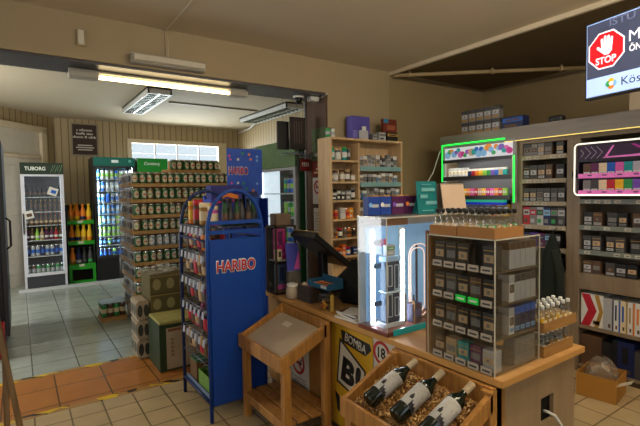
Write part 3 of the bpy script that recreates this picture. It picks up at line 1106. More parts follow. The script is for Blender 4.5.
def carton_row(z, specs, where, group):
    y = 1.675
    for wd, ht, body, mark, words in specs:
        b = MB()
        b.box(-wd / 2, wd / 2, 0, 0.24, 0, ht, col(body))
        if mark == 'chevron':
            b.prism([(-wd * 0.5, -0.001, ht), (-wd * 0.1, -0.001, ht), (wd * 0.22, -0.001, ht * 0.5), (-wd * 0.1, -0.001, 0), (-wd * 0.5, -0.001, 0), (-wd * 0.18, -0.001, ht * 0.5)], (0, 0.001, 0), col('red'))
            b.prism([(wd * 0.1, -0.001, ht), (wd * 0.3, -0.001, ht), (wd * 0.5, -0.001, ht * 0.5), (wd * 0.3, -0.001, 0), (wd * 0.1, -0.001, 0), (wd * 0.32, -0.001, ht * 0.5)], (0, 0.001, 0), col('gold'))
        elif mark:
            b.box(-wd * 0.5, -wd * 0.25, -0.001, 0, 0, ht, col(mark))
            b.box(-wd * 0.05, wd * 0.25, -0.001, 0, ht * 0.35, ht * 0.85, col(mark))
        b.box(wd * 0.05, wd * 0.35, -0.001, 0, ht * 0.08, ht * 0.2, col('brown'))
        y -= wd / 2
        o = b.build('cigarette_carton', bev=0.002, loc=(XF + 0.02, y, z + 0.0012), rz=RZX)
        tag(o, words + ' ' + where, 'carton', group)
        y -= wd / 2 + 0.003


carton_row(0.375, [(0.16, 0.25, 'white', 'chevron', 'white carton with red and gold arrows'), (0.055, 0.24, 'silver', None, 'plain silver narrow carton'), (0.04, 0.235, 'white', 'navy', 'white narrow carton with navy edge'),
                   (0.045, 0.235, 'cream', 'blue', 'cream narrow carton with blue edge'), (0.04, 0.235, 'white', 'gold', 'white narrow carton with gold edge'), (0.05, 0.235, 'white', 'orange', 'white narrow carton with orange edge'),
                   (0.045, 0.235, 'tan', 'white', 'tan narrow carton with white edge'), (0.12, 0.24, 'blue', 'light blue', 'wide bright blue carton'), (0.12, 0.24, 'navy', 'white', 'wide navy carton'), (0.10, 0.24, 'red', 'white', 'red carton with white edge')],
           'on the upper carton shelf of the right bay', 'cartons on the upper carton shelf')
carton_row(0.06, [(0.15, 0.24, 'brown', None, 'plain brown carton'), (0.07, 0.22, 'black', None, 'black narrow carton'), (0.14, 0.25, 'navy', 'black', 'wide dark navy carton'), (0.07, 0.2, 'dark grey', None, 'dark grey carton'),
                  (0.13, 0.255, 'orange', 'red', 'bright orange-red carton'), (0.10, 0.25, 'black', 'grey', 'black carton with grey print'), (0.12, 0.25, 'navy', 'red', 'navy carton with red print')],
           'on the lowest shelf of the right bay', 'cartons on the lowest shelf of the right bay')

# ---- things on top of the cornice
k = 0
for zi in range(2):
    for i in range(5):
        y = 2.80 - i * 0.085
        put(me_pack(0.078, 0.06, 0.115, 'grey', 'silver', 'dark grey', 'gold'), 'tobacco_tin', (XF + 0.06, y, 1.9862 + zi * 0.1165), RZX,
            'grey tobacco box in the two-high stack on top of the left cornice', 'box', 'boxes stacked on the left cornice')
put(me_box(0.20, 0.10, 0.11, 'navy', 'blue', 'brown'), 'carton', (XF + 0.07, 2.30, 1.9862), RZX, 'dark blue carton lying on the cornice beside the grey boxes', 'carton')
cm = thing('speaker', 'small black twin-cone speaker on top of the cornice', 'speaker', (XF + 0.08, 1.91, 1.986))
MB().box(-0.035, 0.035, -0.055, 0.055, 0, 0.055, BLACK).build('body', cm, bev=0.008)
for y in (-0.027, 0.027):
    MB().lathe([(0.02, 0, DKGREY), (0.02, 0.004, DKGREY), (0.008, 0.001, BLACK)], 14, o=(-0.035, y, 0.028), rot=Matrix.Rotation(-PI / 2, 3, 'Y')).build('cone', cm)
pb = thing('storage_box', 'pale box on top of the cornice under the television', 'box', (XF + 0.12, 1.27, 1.986))
MB().box(-0.10, 0.12, -0.10, 0.10, 0, 0.15, M('pale_card', (190, 172, 146), 0.7)).build('body', pb, bev=0.004)
MB().box(-0.105, 0.125, -0.105, 0.105, 0.15, 0.18, M('pale_lid', (204, 188, 160), 0.7)).build('lid', pb, bev=0.004)
wc = MB().tube([(XF - 0.02, 3.035, 1.85), (XF - 0.02, 3.06, 1.80), (3.57, 3.13, 1.62), (3.45, 3.25, 1.35), (3.36, 3.33, 1.2), (3.33, 3.40, 1.0), (3.33, 3.40, 0.0)], 0.006, WHITE, 6).build('display_cable')
tag(wc, 'white cable dropping from the green-lit display across the dark wall', 'cable')
# ================================================================== THE SHOP COUNTER
COUNTERP = wood('counter_front_board', (170, 124, 62), (142, 98, 46), 1.2)
ENDP = wood('counter_end_board', (160, 136, 102), (140, 116, 84), 1.3)
TOPW = wood('counter_top_board', (196, 150, 90), (172, 124, 68), 1.4, axis='Y')
TOPE = M('counter_top_edge', (196, 144, 76), 0.45)
ZT = 0.722
ct = thing('shop_counter', 'long low wooden shop counter with posters on its front', 'counter', (1.80, 1.95, 0))
CY0, CY1 = 0.965 - 1.95, 2.95 - 1.95
wt = MB().box(-0.32, 0.32, CY0, CY1, ZT - 0.028, ZT, TOPW).build('worktop', ct, bev=0.003)
MB().box(-0.3225, -0.32, CY0, CY1, ZT - 0.027, ZT - 0.001, TOPE).box(-0.32, 0.32, CY0 - 0.0025, CY0, ZT - 0.027, ZT - 0.001, TOPE).build('edge_band', wt)
fp = MB().box(-0.27, -0.252, CY0 + 0.03, CY1, 0.05, ZT - 0.028, COUNTERP).build('front_panel', ct, bev=0.001)
MB().box(-0.25, -0.23, CY0 + 0.05, CY1, 0, 0.05, SKIRT).build('plinth', ct)
ep = MB()
ye = CY0 + 0.035
hx0, hx1, hz0, hz1 = 0.018, 0.122, 0.43, 0.545
ep.box(-0.27, hx0, ye, ye + 0.018, 0, ZT - 0.028, ENDP)
ep.box(hx1, 0.305, ye, ye + 0.018, 0, ZT - 0.028, ENDP)
ep.box(hx0, hx1, ye, ye + 0.018, 0, hz0, ENDP)
ep.box(hx0, hx1, ye, ye + 0.018, hz1, ZT - 0.028, ENDP)
ep.build('end_panel', ct)
MB().box(-0.25, 0.30, CY1 - 0.018, CY1, 0, ZT - 0.028, ENDP).build('end_panel', ct)
MB().box(-0.25, 0.30, CY0 + 0.06, CY1 - 0.03, 0.30, 0.318, ENDP).build('shelf', ct)
MB().box(-0.25, -0.248, CY0 + 0.06, CY1 - 0.03, 0.05, ZT - 0.03, BLACK).build('inner_face', ct)
MB().box(hx0 - 0.02, hx1 + 0.02, ye + 0.024, ye + 0.034, hz0 - 0.05, hz1 + 0.03, M('hole_shade', (10, 9, 8), 0.8)).build('cable_hole_shade', ct)  # near-black plate standing in for the shade inside the hole
pc = MB().tube([(1.872, 1.018, 0.47), (1.875, 1.0, 0.472), (1.885, 0.972, 0.462), (1.905, 0.955, 0.42), (1.925, 0.952, 0.33), (1.93, 0.955, 0.2), (1.93, 0.97, 0.006), (2.2, 1.0, 0.006)], 0.006, WHITE, 8).build('power_cable')
tag(pc, 'white power cable hanging out of the hole in the counter end', 'cable')

# ---- posters and signs on the counter front
YEL = M('poster_yellow', (206, 160, 30), 0.6)
BLK = M('poster_black', (26, 24, 22), 0.6)
WHT = M('poster_white', (206, 200, 184), 0.6)
RED = M('sign_red', (178, 40, 34), 0.6)
XP = 1.528


def on_front(pts, off, m, mb):
    mb.prism([(0, y, z) for y, z in pts], (-off, 0, 0), m)


ps = thing('poster', 'yellow drink poster with black lettering blocks on the counter front', 'poster', (XP, 1.95, 0.36))
MB().box(-0.001, 0, -0.20, 0.185, -0.30, 0.305, YEL).build('sheet', ps)
b = MB()
on_front([(0.085, 0.285), (0.075, 0.215), (-0.135, 0.190), (-0.185, 0.235), (-0.170, 0.265)], 0.002, BLK, b)
b.build('name_band', ps)
text('lettering', 'BOMBA', 0.19, 0.05, WHT, ps, (-0.0025, -0.048, 0.238), '-X', bold=0.015, spin=-0.16)
b = MB()
on_front([(0.100, 0.235), (-0.135, 0.105), (-0.125, -0.100), (0.135, -0.04)], 0.0015, BLK, b)
on_front([(0.088, 0.212), (-0.122, 0.095), (-0.113, -0.085), (0.120, -0.028)], 0.002, WHT, b)
b.build('letter_block', ps)
text('lettering', 'B!', 0.17, 0.155, BLK, ps, (-0.0025, -0.004, 0.045), '-X', bold=0.05, spin=-0.20)
b = MB()
on_front([(0.15, -0.10), (0.03, -0.16), (0.02, -0.26), (0.13, -0.21)], 0.002, BLK, b)
b.build('small_patch', ps)

s18 = thing('age_sign', 'white sheet with a round red 18 age limit sign beside the wine stand', 'sign', (XP, 1.665, 0.58))
MB().box(-0.001, 0, -0.08, 0.09, -0.12, 0.10, WHT).build('sheet', s18)


def ring(mb, r0, r1, m, y=0, z=0, x=-0.002, n=28):
    for k in range(n):
        a, c = 2 * PI * k / n, 2 * PI * (k + 1) / n
        mb.prism([(x, y + r0 * math.cos(a), z + r0 * math.sin(a)), (x, y + r1 * math.cos(a), z + r1 * math.sin(a)), (x, y + r1 * math.cos(c), z + r1 * math.sin(c)), (x, y + r0 * math.cos(c), z + r0 * math.sin(c))], (0.001, 0, 0), m)


b = MB()
ring(b, 0.047, 0.064, RED, 0.022, 0.025)
b.build('red_ring', s18)
text('lettering', '18', 0.058, 0.06, BLK, s18, (-0.0015, 0.022, 0.025), '-X', bold=0.03)

ns = thing('no_smoking_sign', 'white no smoking sheet low on the counter front, behind the empty stand', 'sign', (XP, 2.53, 0.27))
MB().box(-0.001, 0, -0.14, 0.12, -0.2, 0.16, WHT).build('sheet', ns)
b = MB()
ring(b, 0.062, 0.082, RED, -0.005, 0.025)
b.beam((-0.0015, 0.05, 0.08), (-0.0015, -0.06, -0.03), 0.016, 0.001, RED, up=(1, 0, 0))
b.build('red_ring', ns)
MB().box(-0.0018, -0.001, -0.05, 0.045, 0.015, 0.032, BLK).box(-0.0018, -0.001, -0.05, -0.035, 0.036, 0.05, BLK).build('cigarette_symbol', ns)
b = MB()
for k in range(5):
    b.box(-0.0016, -0.001, -0.10, 0.08 - 0.02 * (k % 2), -0.085 - 0.018 * k, -0.079 - 0.018 * k, M('print_grey', (120, 116, 108), 0.7))
b.build('small_print', ns)


# ================================================================== PINE DISPLAY STANDS with a slanting tray
def stand(y0, y1, label, sheet):
    t = thing('display_stand', label, 'display stand', (1.16, (y0 + y1) / 2, 0))
    h = (y1 - y0) / 2
    xb = 0.315
    x1 = xb - 0.005
    for y in (-h, h - 0.045):
        MB().box(0, 0.045, y, y + 0.045, 0, 0.478, PINE).build('leg', t, bev=0.003)
        MB().box(xb - 0.045, xb, y, y + 0.045, 0, 0.685, PINE).build('leg', t, bev=0.003)
    sl = (0.69 - 0.545) / 0.31
    zf = 0.545

    def slab(ya, yb2, dz0, dz1, m, xa=-0.004, xe=x1 - 0.02):
        b = MB()
        b.prism([(xa, ya, zf + sl * xa + dz0), (xe, ya, zf + sl * xe + dz0), (xe, ya, zf + sl * xe + dz1), (xa, ya, zf + sl * xa + dz1)], (0, yb2 - ya, 0), m)
        return b

    slab(-h, -h + 0.022, -0.075, 0.0, PINE).build('side_rail', t, bev=0.002)
    slab(h - 0.022, h, -0.075, 0.0, PINE).build('side_rail', t, bev=0.002)
    MB().box(-0.022, -0.004, -h - 0.004, h + 0.004, zf - 0.085, zf, PINE).build('front_rail', t, bev=0.002)
    MB().box(x1 - 0.02, x1, -h + 0.001, h - 0.001, zf + sl * x1 - 0.10, zf + sl * x1 + 0.004, PINE).build('back_rail', t, bev=0.002)
    slab(-h + 0.022, h - 0.022, -0.075, -0.062, PINE, 0.0, x1 - 0.02).build('tray_board', t)
    if sheet:
        sh = slab(-h + 0.03, h - 0.03, -0.060, -0.034, M('tray_sheet', (176, 156, 128), 0.35), 0.004, x1 - 0.03).build('tray_panel', t)
        slab(0.02, 0.10, -0.034, -0.0335, M('tray_sheet_tape', (210, 200, 180), 0.3), 0.20, 0.235).build('tape_piece', sh)
    b = MB()
    for k in range(4):
        b.box(0.004 + k * 0.087, 0.078 + k * 0.087, -h + 0.01, h - 0.01, 0.145, 0.163, PINE)
    MB().box(0.012, 0.034, -h + 0.045, h - 0.045, 0.10, 0.145, PINE).build('lower_rail', t)
    MB().box(xb - 0.034, xb - 0.012, -h + 0.045, h - 0.045, 0.10, 0.145, PINE).build('lower_rail', t)
    b.build('slatted_shelf', t, bev=0.002)
    return sl, zf


stand(2.07, 2.625, 'empty pine display stand with a slanting tray, beside the blue rack', True)
SL, ZF = stand(0.98, 1.53, 'pine display stand whose slanting tray holds wine bottles on wood shavings', False)

# wood shavings: nobody could count the curls
SHV = wood('wood_shavings', (150, 104, 50), (112, 72, 32), 9)
SHV2 = [M('shaving_light', (226, 188, 124), 0.6), M('shaving_mid', (196, 146, 80), 0.6), M('shaving_dark', (136, 92, 44), 0.6)]
b = MB()
rs = random.Random(5)


def tray_z(x):
    return ZF + SL * (x - 1.16)


n0 = len(b.v)
NX, NY = 14, 24
for i in range(NX + 1):
    for j in range(NY + 1):
        x = 1.166 + i / NX * 0.258
        y = 1.010 + j / NY * 0.490
        b.v.append((x, y, tray_z(x) - 0.045 + rs.uniform(-0.006, 0.010)))
for i in range(NX):
    for j in range(NY):
        a = i * (NY + 1) + j
        b.face([a, a + NY + 1, a + NY + 2, a + 1], SHV)
for k in range(2300):
    x, y = rs.uniform(1.185, 1.412), rs.uniform(1.025, 1.485)
    a, L, wd = rs.uniform(0, 2 * PI), rs.uniform(0.008, 0.022), rs.uniform(0.0012, 0.003)
    z = tray_z(x) - 0.034 + rs.uniform(-0.003, 0.012)
    lift = rs.uniform(-0.006, 0.010)
    d = Vector((math.cos(a), math.sin(a), 0))
    s = Vector((-math.sin(a), math.cos(a), rs.uniform(-0.6, 0.6))) * wd
    p0, p1, p2 = Vector((x, y, z)) - d * L / 2, Vector((x, y, z + abs(lift))), Vector((x, y, z)) + d * L / 2
    m = len(b.v)
    for p in (p0, p1, p2):
        b.v += [tuple(p - s), tuple(p + s)]
    sm_ = SHV2[k % 3]
    b.face([m, m + 1, m + 3, m + 2], sm_)
    b.face([m + 2, m + 3, m + 5, m + 4], sm_)
sv = b.build('wood_shavings')
tag(sv, 'bed of curly wood shavings in the tray under the wine bottles', 'wood shavings', kind='stuff')

# three wine bottles lying on the shavings
GLS = M('dark_green_glass', (14, 26, 18), 0.08, spec=0.8)
LBL = M('wine_label', (182, 177, 168), 0.6)
CAPS = M('wine_capsule', (188, 164, 128), 0.45)
INK = M('label_ink', (34, 32, 36), 0.6)


def wine():
    t = thing('wine_bottle', None, None)
    r = 0.037
    MB().lathe([(0.030, 0, GLS), (r, 0.006, GLS), (r, 0.185, GLS), (0.034, 0.200, GLS), (0.022, 0.222, GLS), (0.0148, 0.238, GLS), (0.0142, 0.262, GLS), (0.0142, 0.30, GLS)], 24).build('glass_body', t)
    lb = MB().lathe([(r + 0.0003, 0.062, LBL), (r + 0.0006, 0.0622, LBL), (r + 0.0006, 0.178, LBL), (r + 0.0003, 0.1782, LBL)], 24).build('label', t)
    rs2 = random.Random(3)
    b = MB()

    def patch(a0, a1, z0, z1, m):
        n = max(1, int(abs(a1 - a0) / 0.15))
        for k in range(n):
            aa, cc = a0 + (a1 - a0) * k / n, a0 + (a1 - a0) * (k + 1) / n
            R = r + 0.0012
            b.poly([(R * math.cos(aa), R * math.sin(aa), z0), (R * math.cos(cc), R * math.sin(cc), z0), (R * math.cos(cc), R * math.sin(cc), z1), (R * math.cos(aa), R * math.sin(aa), z1)], m)
    # dark ragged lower corner of the label, an emblem and scattered specks
    for k in range(9):
        a = 1.15 + k * 0.12
        patch(a, a + 0.13, 0.0622, 0.095 - 0.008 * abs(math.sin(k * 2.1)) - 0.002 * k, INK)
    patch(0.65, 1.05, 0.094, 0.112, INK)
    patch(0.75, 0.95, 0.112, 0.120, INK)
    for k in range(22):
        a, z = rs2.uniform(0.5, 2.4), rs2.uniform(0.125, 0.17)
        patch(a, a + 0.05, z, z + 0.0022, INK)
    b.build('label_print', lb)
    MB().lathe([(0.0150, 0.248, CAPS), (0.0152, 0.250, CAPS), (0.0156, 0.292, CAPS), (0.0165, 0.294, CAPS), (0.0165, 0.302, CAPS), (0.014, 0.304, CAPS)], 18).build('capsule', t)
    return t


proto = wine()
tilt = math.atan(SL)
for i, (y, yaw, sp, lab) in enumerate(((1.385, -0.10, 0.1, 'dark wine bottle lying in the pine tray, nearest to the counter posters'),
                                   (1.225, -0.06, 0.25, 'dark wine bottle lying in the middle of the pine tray'),
                                   (1.075, -0.05, 0.0, 'dark wine bottle lying in the pine tray, nearest to the acrylic packet display'))):
    o = proto if i == 0 else copy_tree(proto)
    rot = Matrix.Rotation(yaw, 4, 'Z') @ Matrix.Rotation(PI / 2 - tilt, 4, 'Y') @ Matrix.Rotation(PI / 2 + sp + 0.9, 4, 'Z')
    o.rotation_euler = rot.to_euler()
    x0 = 1.176
    o.scale = (0.95, 0.95, 0.95)
    o.location = (x0, y, tray_z(x0) - 0.022 + 0.037)
    tag(o, lab, 'wine bottle', 'wine bottles in the pine tray')

# ================================================================== LIT ACRYLIC CASE
cs = thing('display_case', 'tall clear acrylic case with two white light strips, standing on the counter', 'display case', (1.79, 1.70, ZT + 0.001))
hw, hd, hh = 0.312, 0.112, 0.592
REDB = M('red_brown_board', (120, 58, 40), 0.45)
MB().box(-hw, hw, -hd + 0.002, hd, 0.0, 0.022, REDB).build('base_board', cs, bev=0.002)
MB().box(-hw + 0.04, hw, -hd - 0.006, -hd + 0.001, 0.0, 0.030, M('teal_acrylic_edge', (26, 150, 150), 0.25, es=0.12)).build('base_edge', cs)
FROST = glass('case_side_pane', (0.90, 0.94, 0.98), 0.03)
MB().box(-hw, -hw + 0.004, -hd, hd, 0.022, hh, FROST).build('frosted_pane', cs)
for nm, bx in (('pane', (hw - 0.004, hw, -hd, hd, 0.022, hh)), ('pane', (-hw + 0.004, hw - 0.004, -hd, -hd + 0.004, 0.022, hh)), ('lid_pane', (-hw, hw, -hd, hd, hh, hh + 0.005))):
    MB().box(*bx, ACRYL).build(nm, cs)
eb = MB()
for x, y in ((-hw, -hd), (-hw, hd - 0.004), (hw - 0.004, -hd)):
    eb.box(x - 0.0005, x + 0.0035, y - 0.0005, y + 0.0035, 0.022, hh, EDGE)
for z in (hh - 0.002,):
    eb.box(-hw, hw, -hd - 0.001, -hd + 0.003, z, z + 0.006, EDGE)
    eb.box(-hw - 0.001, -hw + 0.003, -hd, hd, z, z + 0.006, EDGE)
eb.build('edge_strip', cs)
MB().box(-hw + 0.006, -0.16, -hd + 0.006, hd - 0.016, hh - 0.038, hh - 0.006, M('case_top_board', (128, 92, 70), 0.5)).build('top_board', cs)
LTUBE = M('case_led', (232, 244, 255), es=22, var=0)
for x, y, wd in ((-hw + 0.028, 0.02, 0.020), (-0.11, -0.02, 0.020)):
    q = MB().box(x - wd / 2, x + wd / 2, y - 0.004, y + 0.004, 0.03, hh - 0.075, LTUBE).build('light_strip', cs, bev=0.004)
    MB().box(x - 0.018, x + 0.018, y + 0.005, y + 0.012, 0.025, hh - 0.06, WHITE).build('light_channel', q)
DBL = M('case_blue_clip', (40, 66, 104), 0.4)
for z in (0.135, 0.33, 0.45):
    MB().box(-hw + 0.004, -hw + 0.05, -0.02, -0.006, z, z + 0.026, DBL).build('clip', cs, bev=0.003)
BPAN = M('case_glowing_print', (140, 186, 228), 0.5, es=0.38, var=0.3, scale=9)  # back print given a faint bluish glow of its own
MB().box(-hw + 0.05, hw - 0.01, hd - 0.012, hd - 0.006, 0.022, hh - 0.06, BPAN).build('back_print', cs)
MB().box(-hw + 0.004, hw - 0.01, hd - 0.006, hd, 0.022, hh - 0.002, WHITE).build('back_panel', cs)
MB().box(-0.275, -0.125, -0.05, 0.05, 0.022, 0.04, M('case_white_shelf', (220, 226, 232), 0.4)).build('inner_base', cs)
b = MB()
PINKT = M('case_red_letter', (214, 70, 110), 0.5, es=0.15)
for k, wd in enumerate((0.016, 0.012, 0.018, 0.014, 0.017)):
    b.box(-0.235 + k * 0.024, -0.235 + k * 0.024 + wd, hd - 0.016, hd - 0.012, 0.425, 0.462, PINKT)
b.build('red_print', cs)
b = MB()
for k in range(6):
    b.box(-0.165 + 0.004 * (k % 2), -0.142, hd - 0.016, hd - 0.012, 0.16 + k * 0.038, 0.185 + k * 0.038, M('case_white_letter', (226, 232, 238), 0.5))
b.build('white_print', cs)

# goods inside the lit case
vp = thing('device_holder', 'dark blue device holder with white outlined panels inside the lit case', 'display holder', (1.585, 1.66, ZT + 0.043))
NVY = M('holder_navy', (40, 66, 92), 0.4)
LINE = M('holder_outline', (214, 224, 232), 0.4)
MB().box(-0.045, 0.050, 0.0, 0.05, 0.0, 0.32, NVY).build('body', vp, bev=0.003)
for x0, x1, z0, z1 in ((-0.036, -0.004, 0.19, 0.30), (0.012, 0.042, 0.17, 0.30), (-0.036, -0.004, 0.03, 0.15), (0.012, 0.042, 0.03, 0.13)):
    b = MB()
    b.box(x0, x1, -0.003, 0, z0, z0 + 0.004, LINE).box(x0, x1, -0.003, 0, z1 - 0.004, z1, LINE).box(x0, x0 + 0.003, -0.003, 0, z0, z1, LINE).box(x1 - 0.003, x1, -0.003, 0, z0, z1, LINE)
    b.build('outline', vp)
MB().box(-0.05, 0.056, -0.02, 0.05, 0.158, 0.166, M('holder_shelf', (196, 214, 226), 0.3)).build('shelf', vp)
MB().box(-0.05, 0.056, -0.008, 0.05, 0.32, 0.345, M('holder_top', (150, 190, 226), 0.4)).build('top', vp, bev=0.002)
put(me_box(0.055, 0.03, 0.055, 'silver', 'green', 'white'), 'small_box', (1.590, 1.675, ZT + 0.043 + 0.347), 0, 'small silver and green box on top of the dark device holder in the lit case', 'box')
for k, (x, c) in enumerate(((1.652, 'silver'), (1.712, 'tan'))):
    v = MB().lathe([(0.006, 0, col(c)), (0.007, 0.004, col(c)), (0.007, 0.12, BLACK), (0.005, 0.125, BLACK), (0.0035, 0.15, BLACK)], 10).build('vape_pen', loc=(x, 1.635, ZT + (0.0425 if k == 0 else 0.0235)))
    tag(v, ('silver' if k == 0 else 'tan') + ' upright vape pen beside the dark holder in the lit case', 'vape pen')
bx = thing('navy_box', 'dark navy box standing at the right end inside the lit case', 'box', (1.735, 1.63, ZT + 0.024))
MB().box(-0.035, 0.035, 0, 0.05, 0, 0.10, M('navy_card', (30, 36, 84), 0.5)).build('body', bx, bev=0.002)
MB().box(-0.025, 0.025, -0.001, 0, 0.03, 0.07, M('navy_card_print', (70, 84, 150), 0.5)).build('print', bx)
lp = thing('loop_light', 'curved glowing wire loop light inside the right end of the lit case', 'lamp', (1.80, 1.68, ZT + 0.024))
GLOW = M('loop_glow', (255, 214, 196), es=1.1, var=0)
for off in (0.0, 0.022):
    pts = []
    a, c, R = 0.075 - off, 0.20 - off, 0.06 - off
    for cx, cz, a0 in ((a - R, 0.21 + c - R - 0.0, 0), (-a + R, 0.21 + c - R, 90), (-a + R, 0.21 - c + R, 180), (a - R, 0.21 - c + R, 270)):
        for k in range(5):
            an = math.radians(a0 + 22.5 * k)
            pts.append((cx + R * math.cos(an), off * 0.4, cz + R * math.sin(an)))
    MB().tube(pts, 0.0026, GLOW, 6, closed=True).build('loop', lp)
MB().box(-0.05, 0.05, -0.02, 0.03, 0, 0.012, BLACK).build('foot', lp)
MB().box(-0.005, 0.005, 0.012, 0.02, 0.012, 0.41, M('loop_back_post', (70, 60, 70), 0.4)).build('post', lp)

# on top of the case
TOPC = ZT + 0.001 + 0.598
for k, (x, c, mk, lab) in enumerate(((1.540, 'blue', 'light blue', 'blue tobacco pouch box at the left end on top of the lit case'), (1.622, 'blue', 'white', 'second blue tobacco pouch box on top of the lit case'),
                                     (1.715, 'plum', 'violet', 'dark purple tobacco pouch box on top of the lit case'), (1.815, 'plum', 'orange', 'purple box with an orange mark on top of the lit case'))):
    t = thing('pouch_box', lab, 'box', (x, 1.745, TOPC), 0, 'boxes on top of the lit case')
    wd = 0.040 if k < 2 else 0.048
    bd = C('pouch_blue', (24, 60, 140)) if c == 'blue' else C('pouch_plum', (78, 26, 74))
    MB().box(-wd, wd, 0, 0.045, 0, 0.098, bd).build('body', t, bev=0.002)
    MB().box(-0.4 * wd, 0.7 * wd, -0.001, 0, 0.042, 0.058, col('silver')).build('print', t)
    q = MB()
    q.lathe([(0.012, 0, col(mk)), (0.012, 0.0012, col(mk))], 14, o=(-0.65 * wd, 0, 0.055), rot=Matrix.Rotation(PI / 2, 3, 'X'))
    q.build('mark', t)
    MB().box(-0.3 * wd, 0.9 * wd, 0.004, 0.04, 0.098, 0.106, CARD).build('flap', t)
tl = thing('leaflet_stand', 'teal leaflet board standing upright on top of the lit case', 'leaflet', (1.862, 1.665, TOPC))
TEAL = M('teal_card', (14, 112, 114), 0.5)
MB().obox((0, 0.01, 0.088), (0.155, 0.006, 0.178), Matrix.Rotation(-0.08, 3, 'X'), TEAL).build('board', tl)
MB().obox((0, 0.05, 0.07), (0.09, 0.004, 0.15), Matrix.Rotation(0.35, 3, 'X'), TEAL).build('strut', tl)
b = MB()
for z, x0, x1, h2 in ((0.158, -0.05, 0.03, 0.004), (0.122, -0.05, 0.055, 0.019), (0.085, -0.062, -0.005, 0.019), (0.05, -0.02, 0.065, 0.019), (0.015, -0.05, 0.04, 0.005)):
    b.box(x0, x1, 0.0 - (z - 0.088) * -0.08 - 0.0005, 0.004 - (z - 0.088) * -0.08, z, z + h2, M('teal_pale_print', (110, 170, 172), 0.5))
b.build('print', tl)
cl = thing('desk_calendar', 'white spiral-bound desk calendar standing on top of the lit case', 'calendar', (2.035, 1.62, TOPC))
CAL = M('calendar_sheet', (206, 178, 152), 0.65)
MB().obox((0, 0.012, 0.082), (0.195, 0.004, 0.165), Matrix.Rotation(-0.16, 3, 'X'), CAL).build('front_sheets', cl)
MB().obox((0, 0.062, 0.081), (0.195, 0.004, 0.165), Matrix.Rotation(0.25, 3, 'X'), M('calendar_card', (120, 104, 92), 0.7)).build('back_board', cl)
b = MB()
for k in range(19):
    x = -0.09 + k * 0.01
    n = 8
    b.tube([(x, 0.030 + 0.012 * math.cos(2 * PI * j / n), 0.163 + 0.008 * math.sin(2 * PI * j / n)) for j in range(n)], 0.0012, BLACK, 4, closed=True)
b.build('spiral', cl)

# ================================================================== ACRYLIC PACKET DISPLAY
X0, X1, Y0, Y1 = 1.487, 1.800, 1.000, 1.335
ad = thing('packet_display', 'four-tier clear acrylic display of tobacco packets at the near end of the counter', 'display', (X0, Y0, ZT + 0.001))
W, DD, HH = X1 - X0, Y1 - Y0, 0.528
MB().box(0, 0.004, 0, DD, 0, HH, ACRYL).build('side_pane', ad)
MB().box(W - 0.004, W, 0, DD, 0, HH, ACRYL).build('side_pane', ad)
MB().box(0.004, W - 0.004, 0, 0.004, 0, HH, ACRYL).build('front_pane', ad)
MB().box(0, W, 0, DD, HH, HH + 0.005, ACRYL).build('lid_pane', ad)
MB().box(0.004, W - 0.004, DD - 0.012, DD, 0, HH, M('display_back_board', (150, 104, 56), 0.6)).build('back_board', ad)
MB().box(0, 0.012, DD - 0.0, DD + 0.012, 0, HH + 0.02, M('display_side_post', (120, 78, 40), 0.6)).build('side_post', ad)
eb = MB()
eb.box(-0.001, 0.003, -0.001, 0.003, 0, HH + 0.005, EDGE)
eb.box(-0.001, 0.003, DD - 0.002, DD + 0.001, 0, HH + 0.005, EDGE)
eb.box(W - 0.003, W + 0.001, -0.001, 0.003, 0, HH + 0.005, EDGE)
eb.box(-0.001, 0.003, 0, DD, HH + 0.001, HH + 0.006, EDGE)
eb.box(0, W, -0.001, 0.003, HH + 0.001, HH + 0.006, EDGE)
eb.build('edge_strip', ad)
MB().box(W * 0.36, W * 0.37, 0.085, DD - 0.012, 0.01, HH - 0.01, M('display_divider', (58, 48, 40), 0.6)).build('divider', ad)
PITCH = HH / 4
GTAG = M('green_tag', (20, 190, 60), 0.5, es=0.15)
PTAG = M('display_price_tag', (168, 156, 138), 0.6)
TIERN = ('lowest', 'second lowest', 'second highest', 'top')
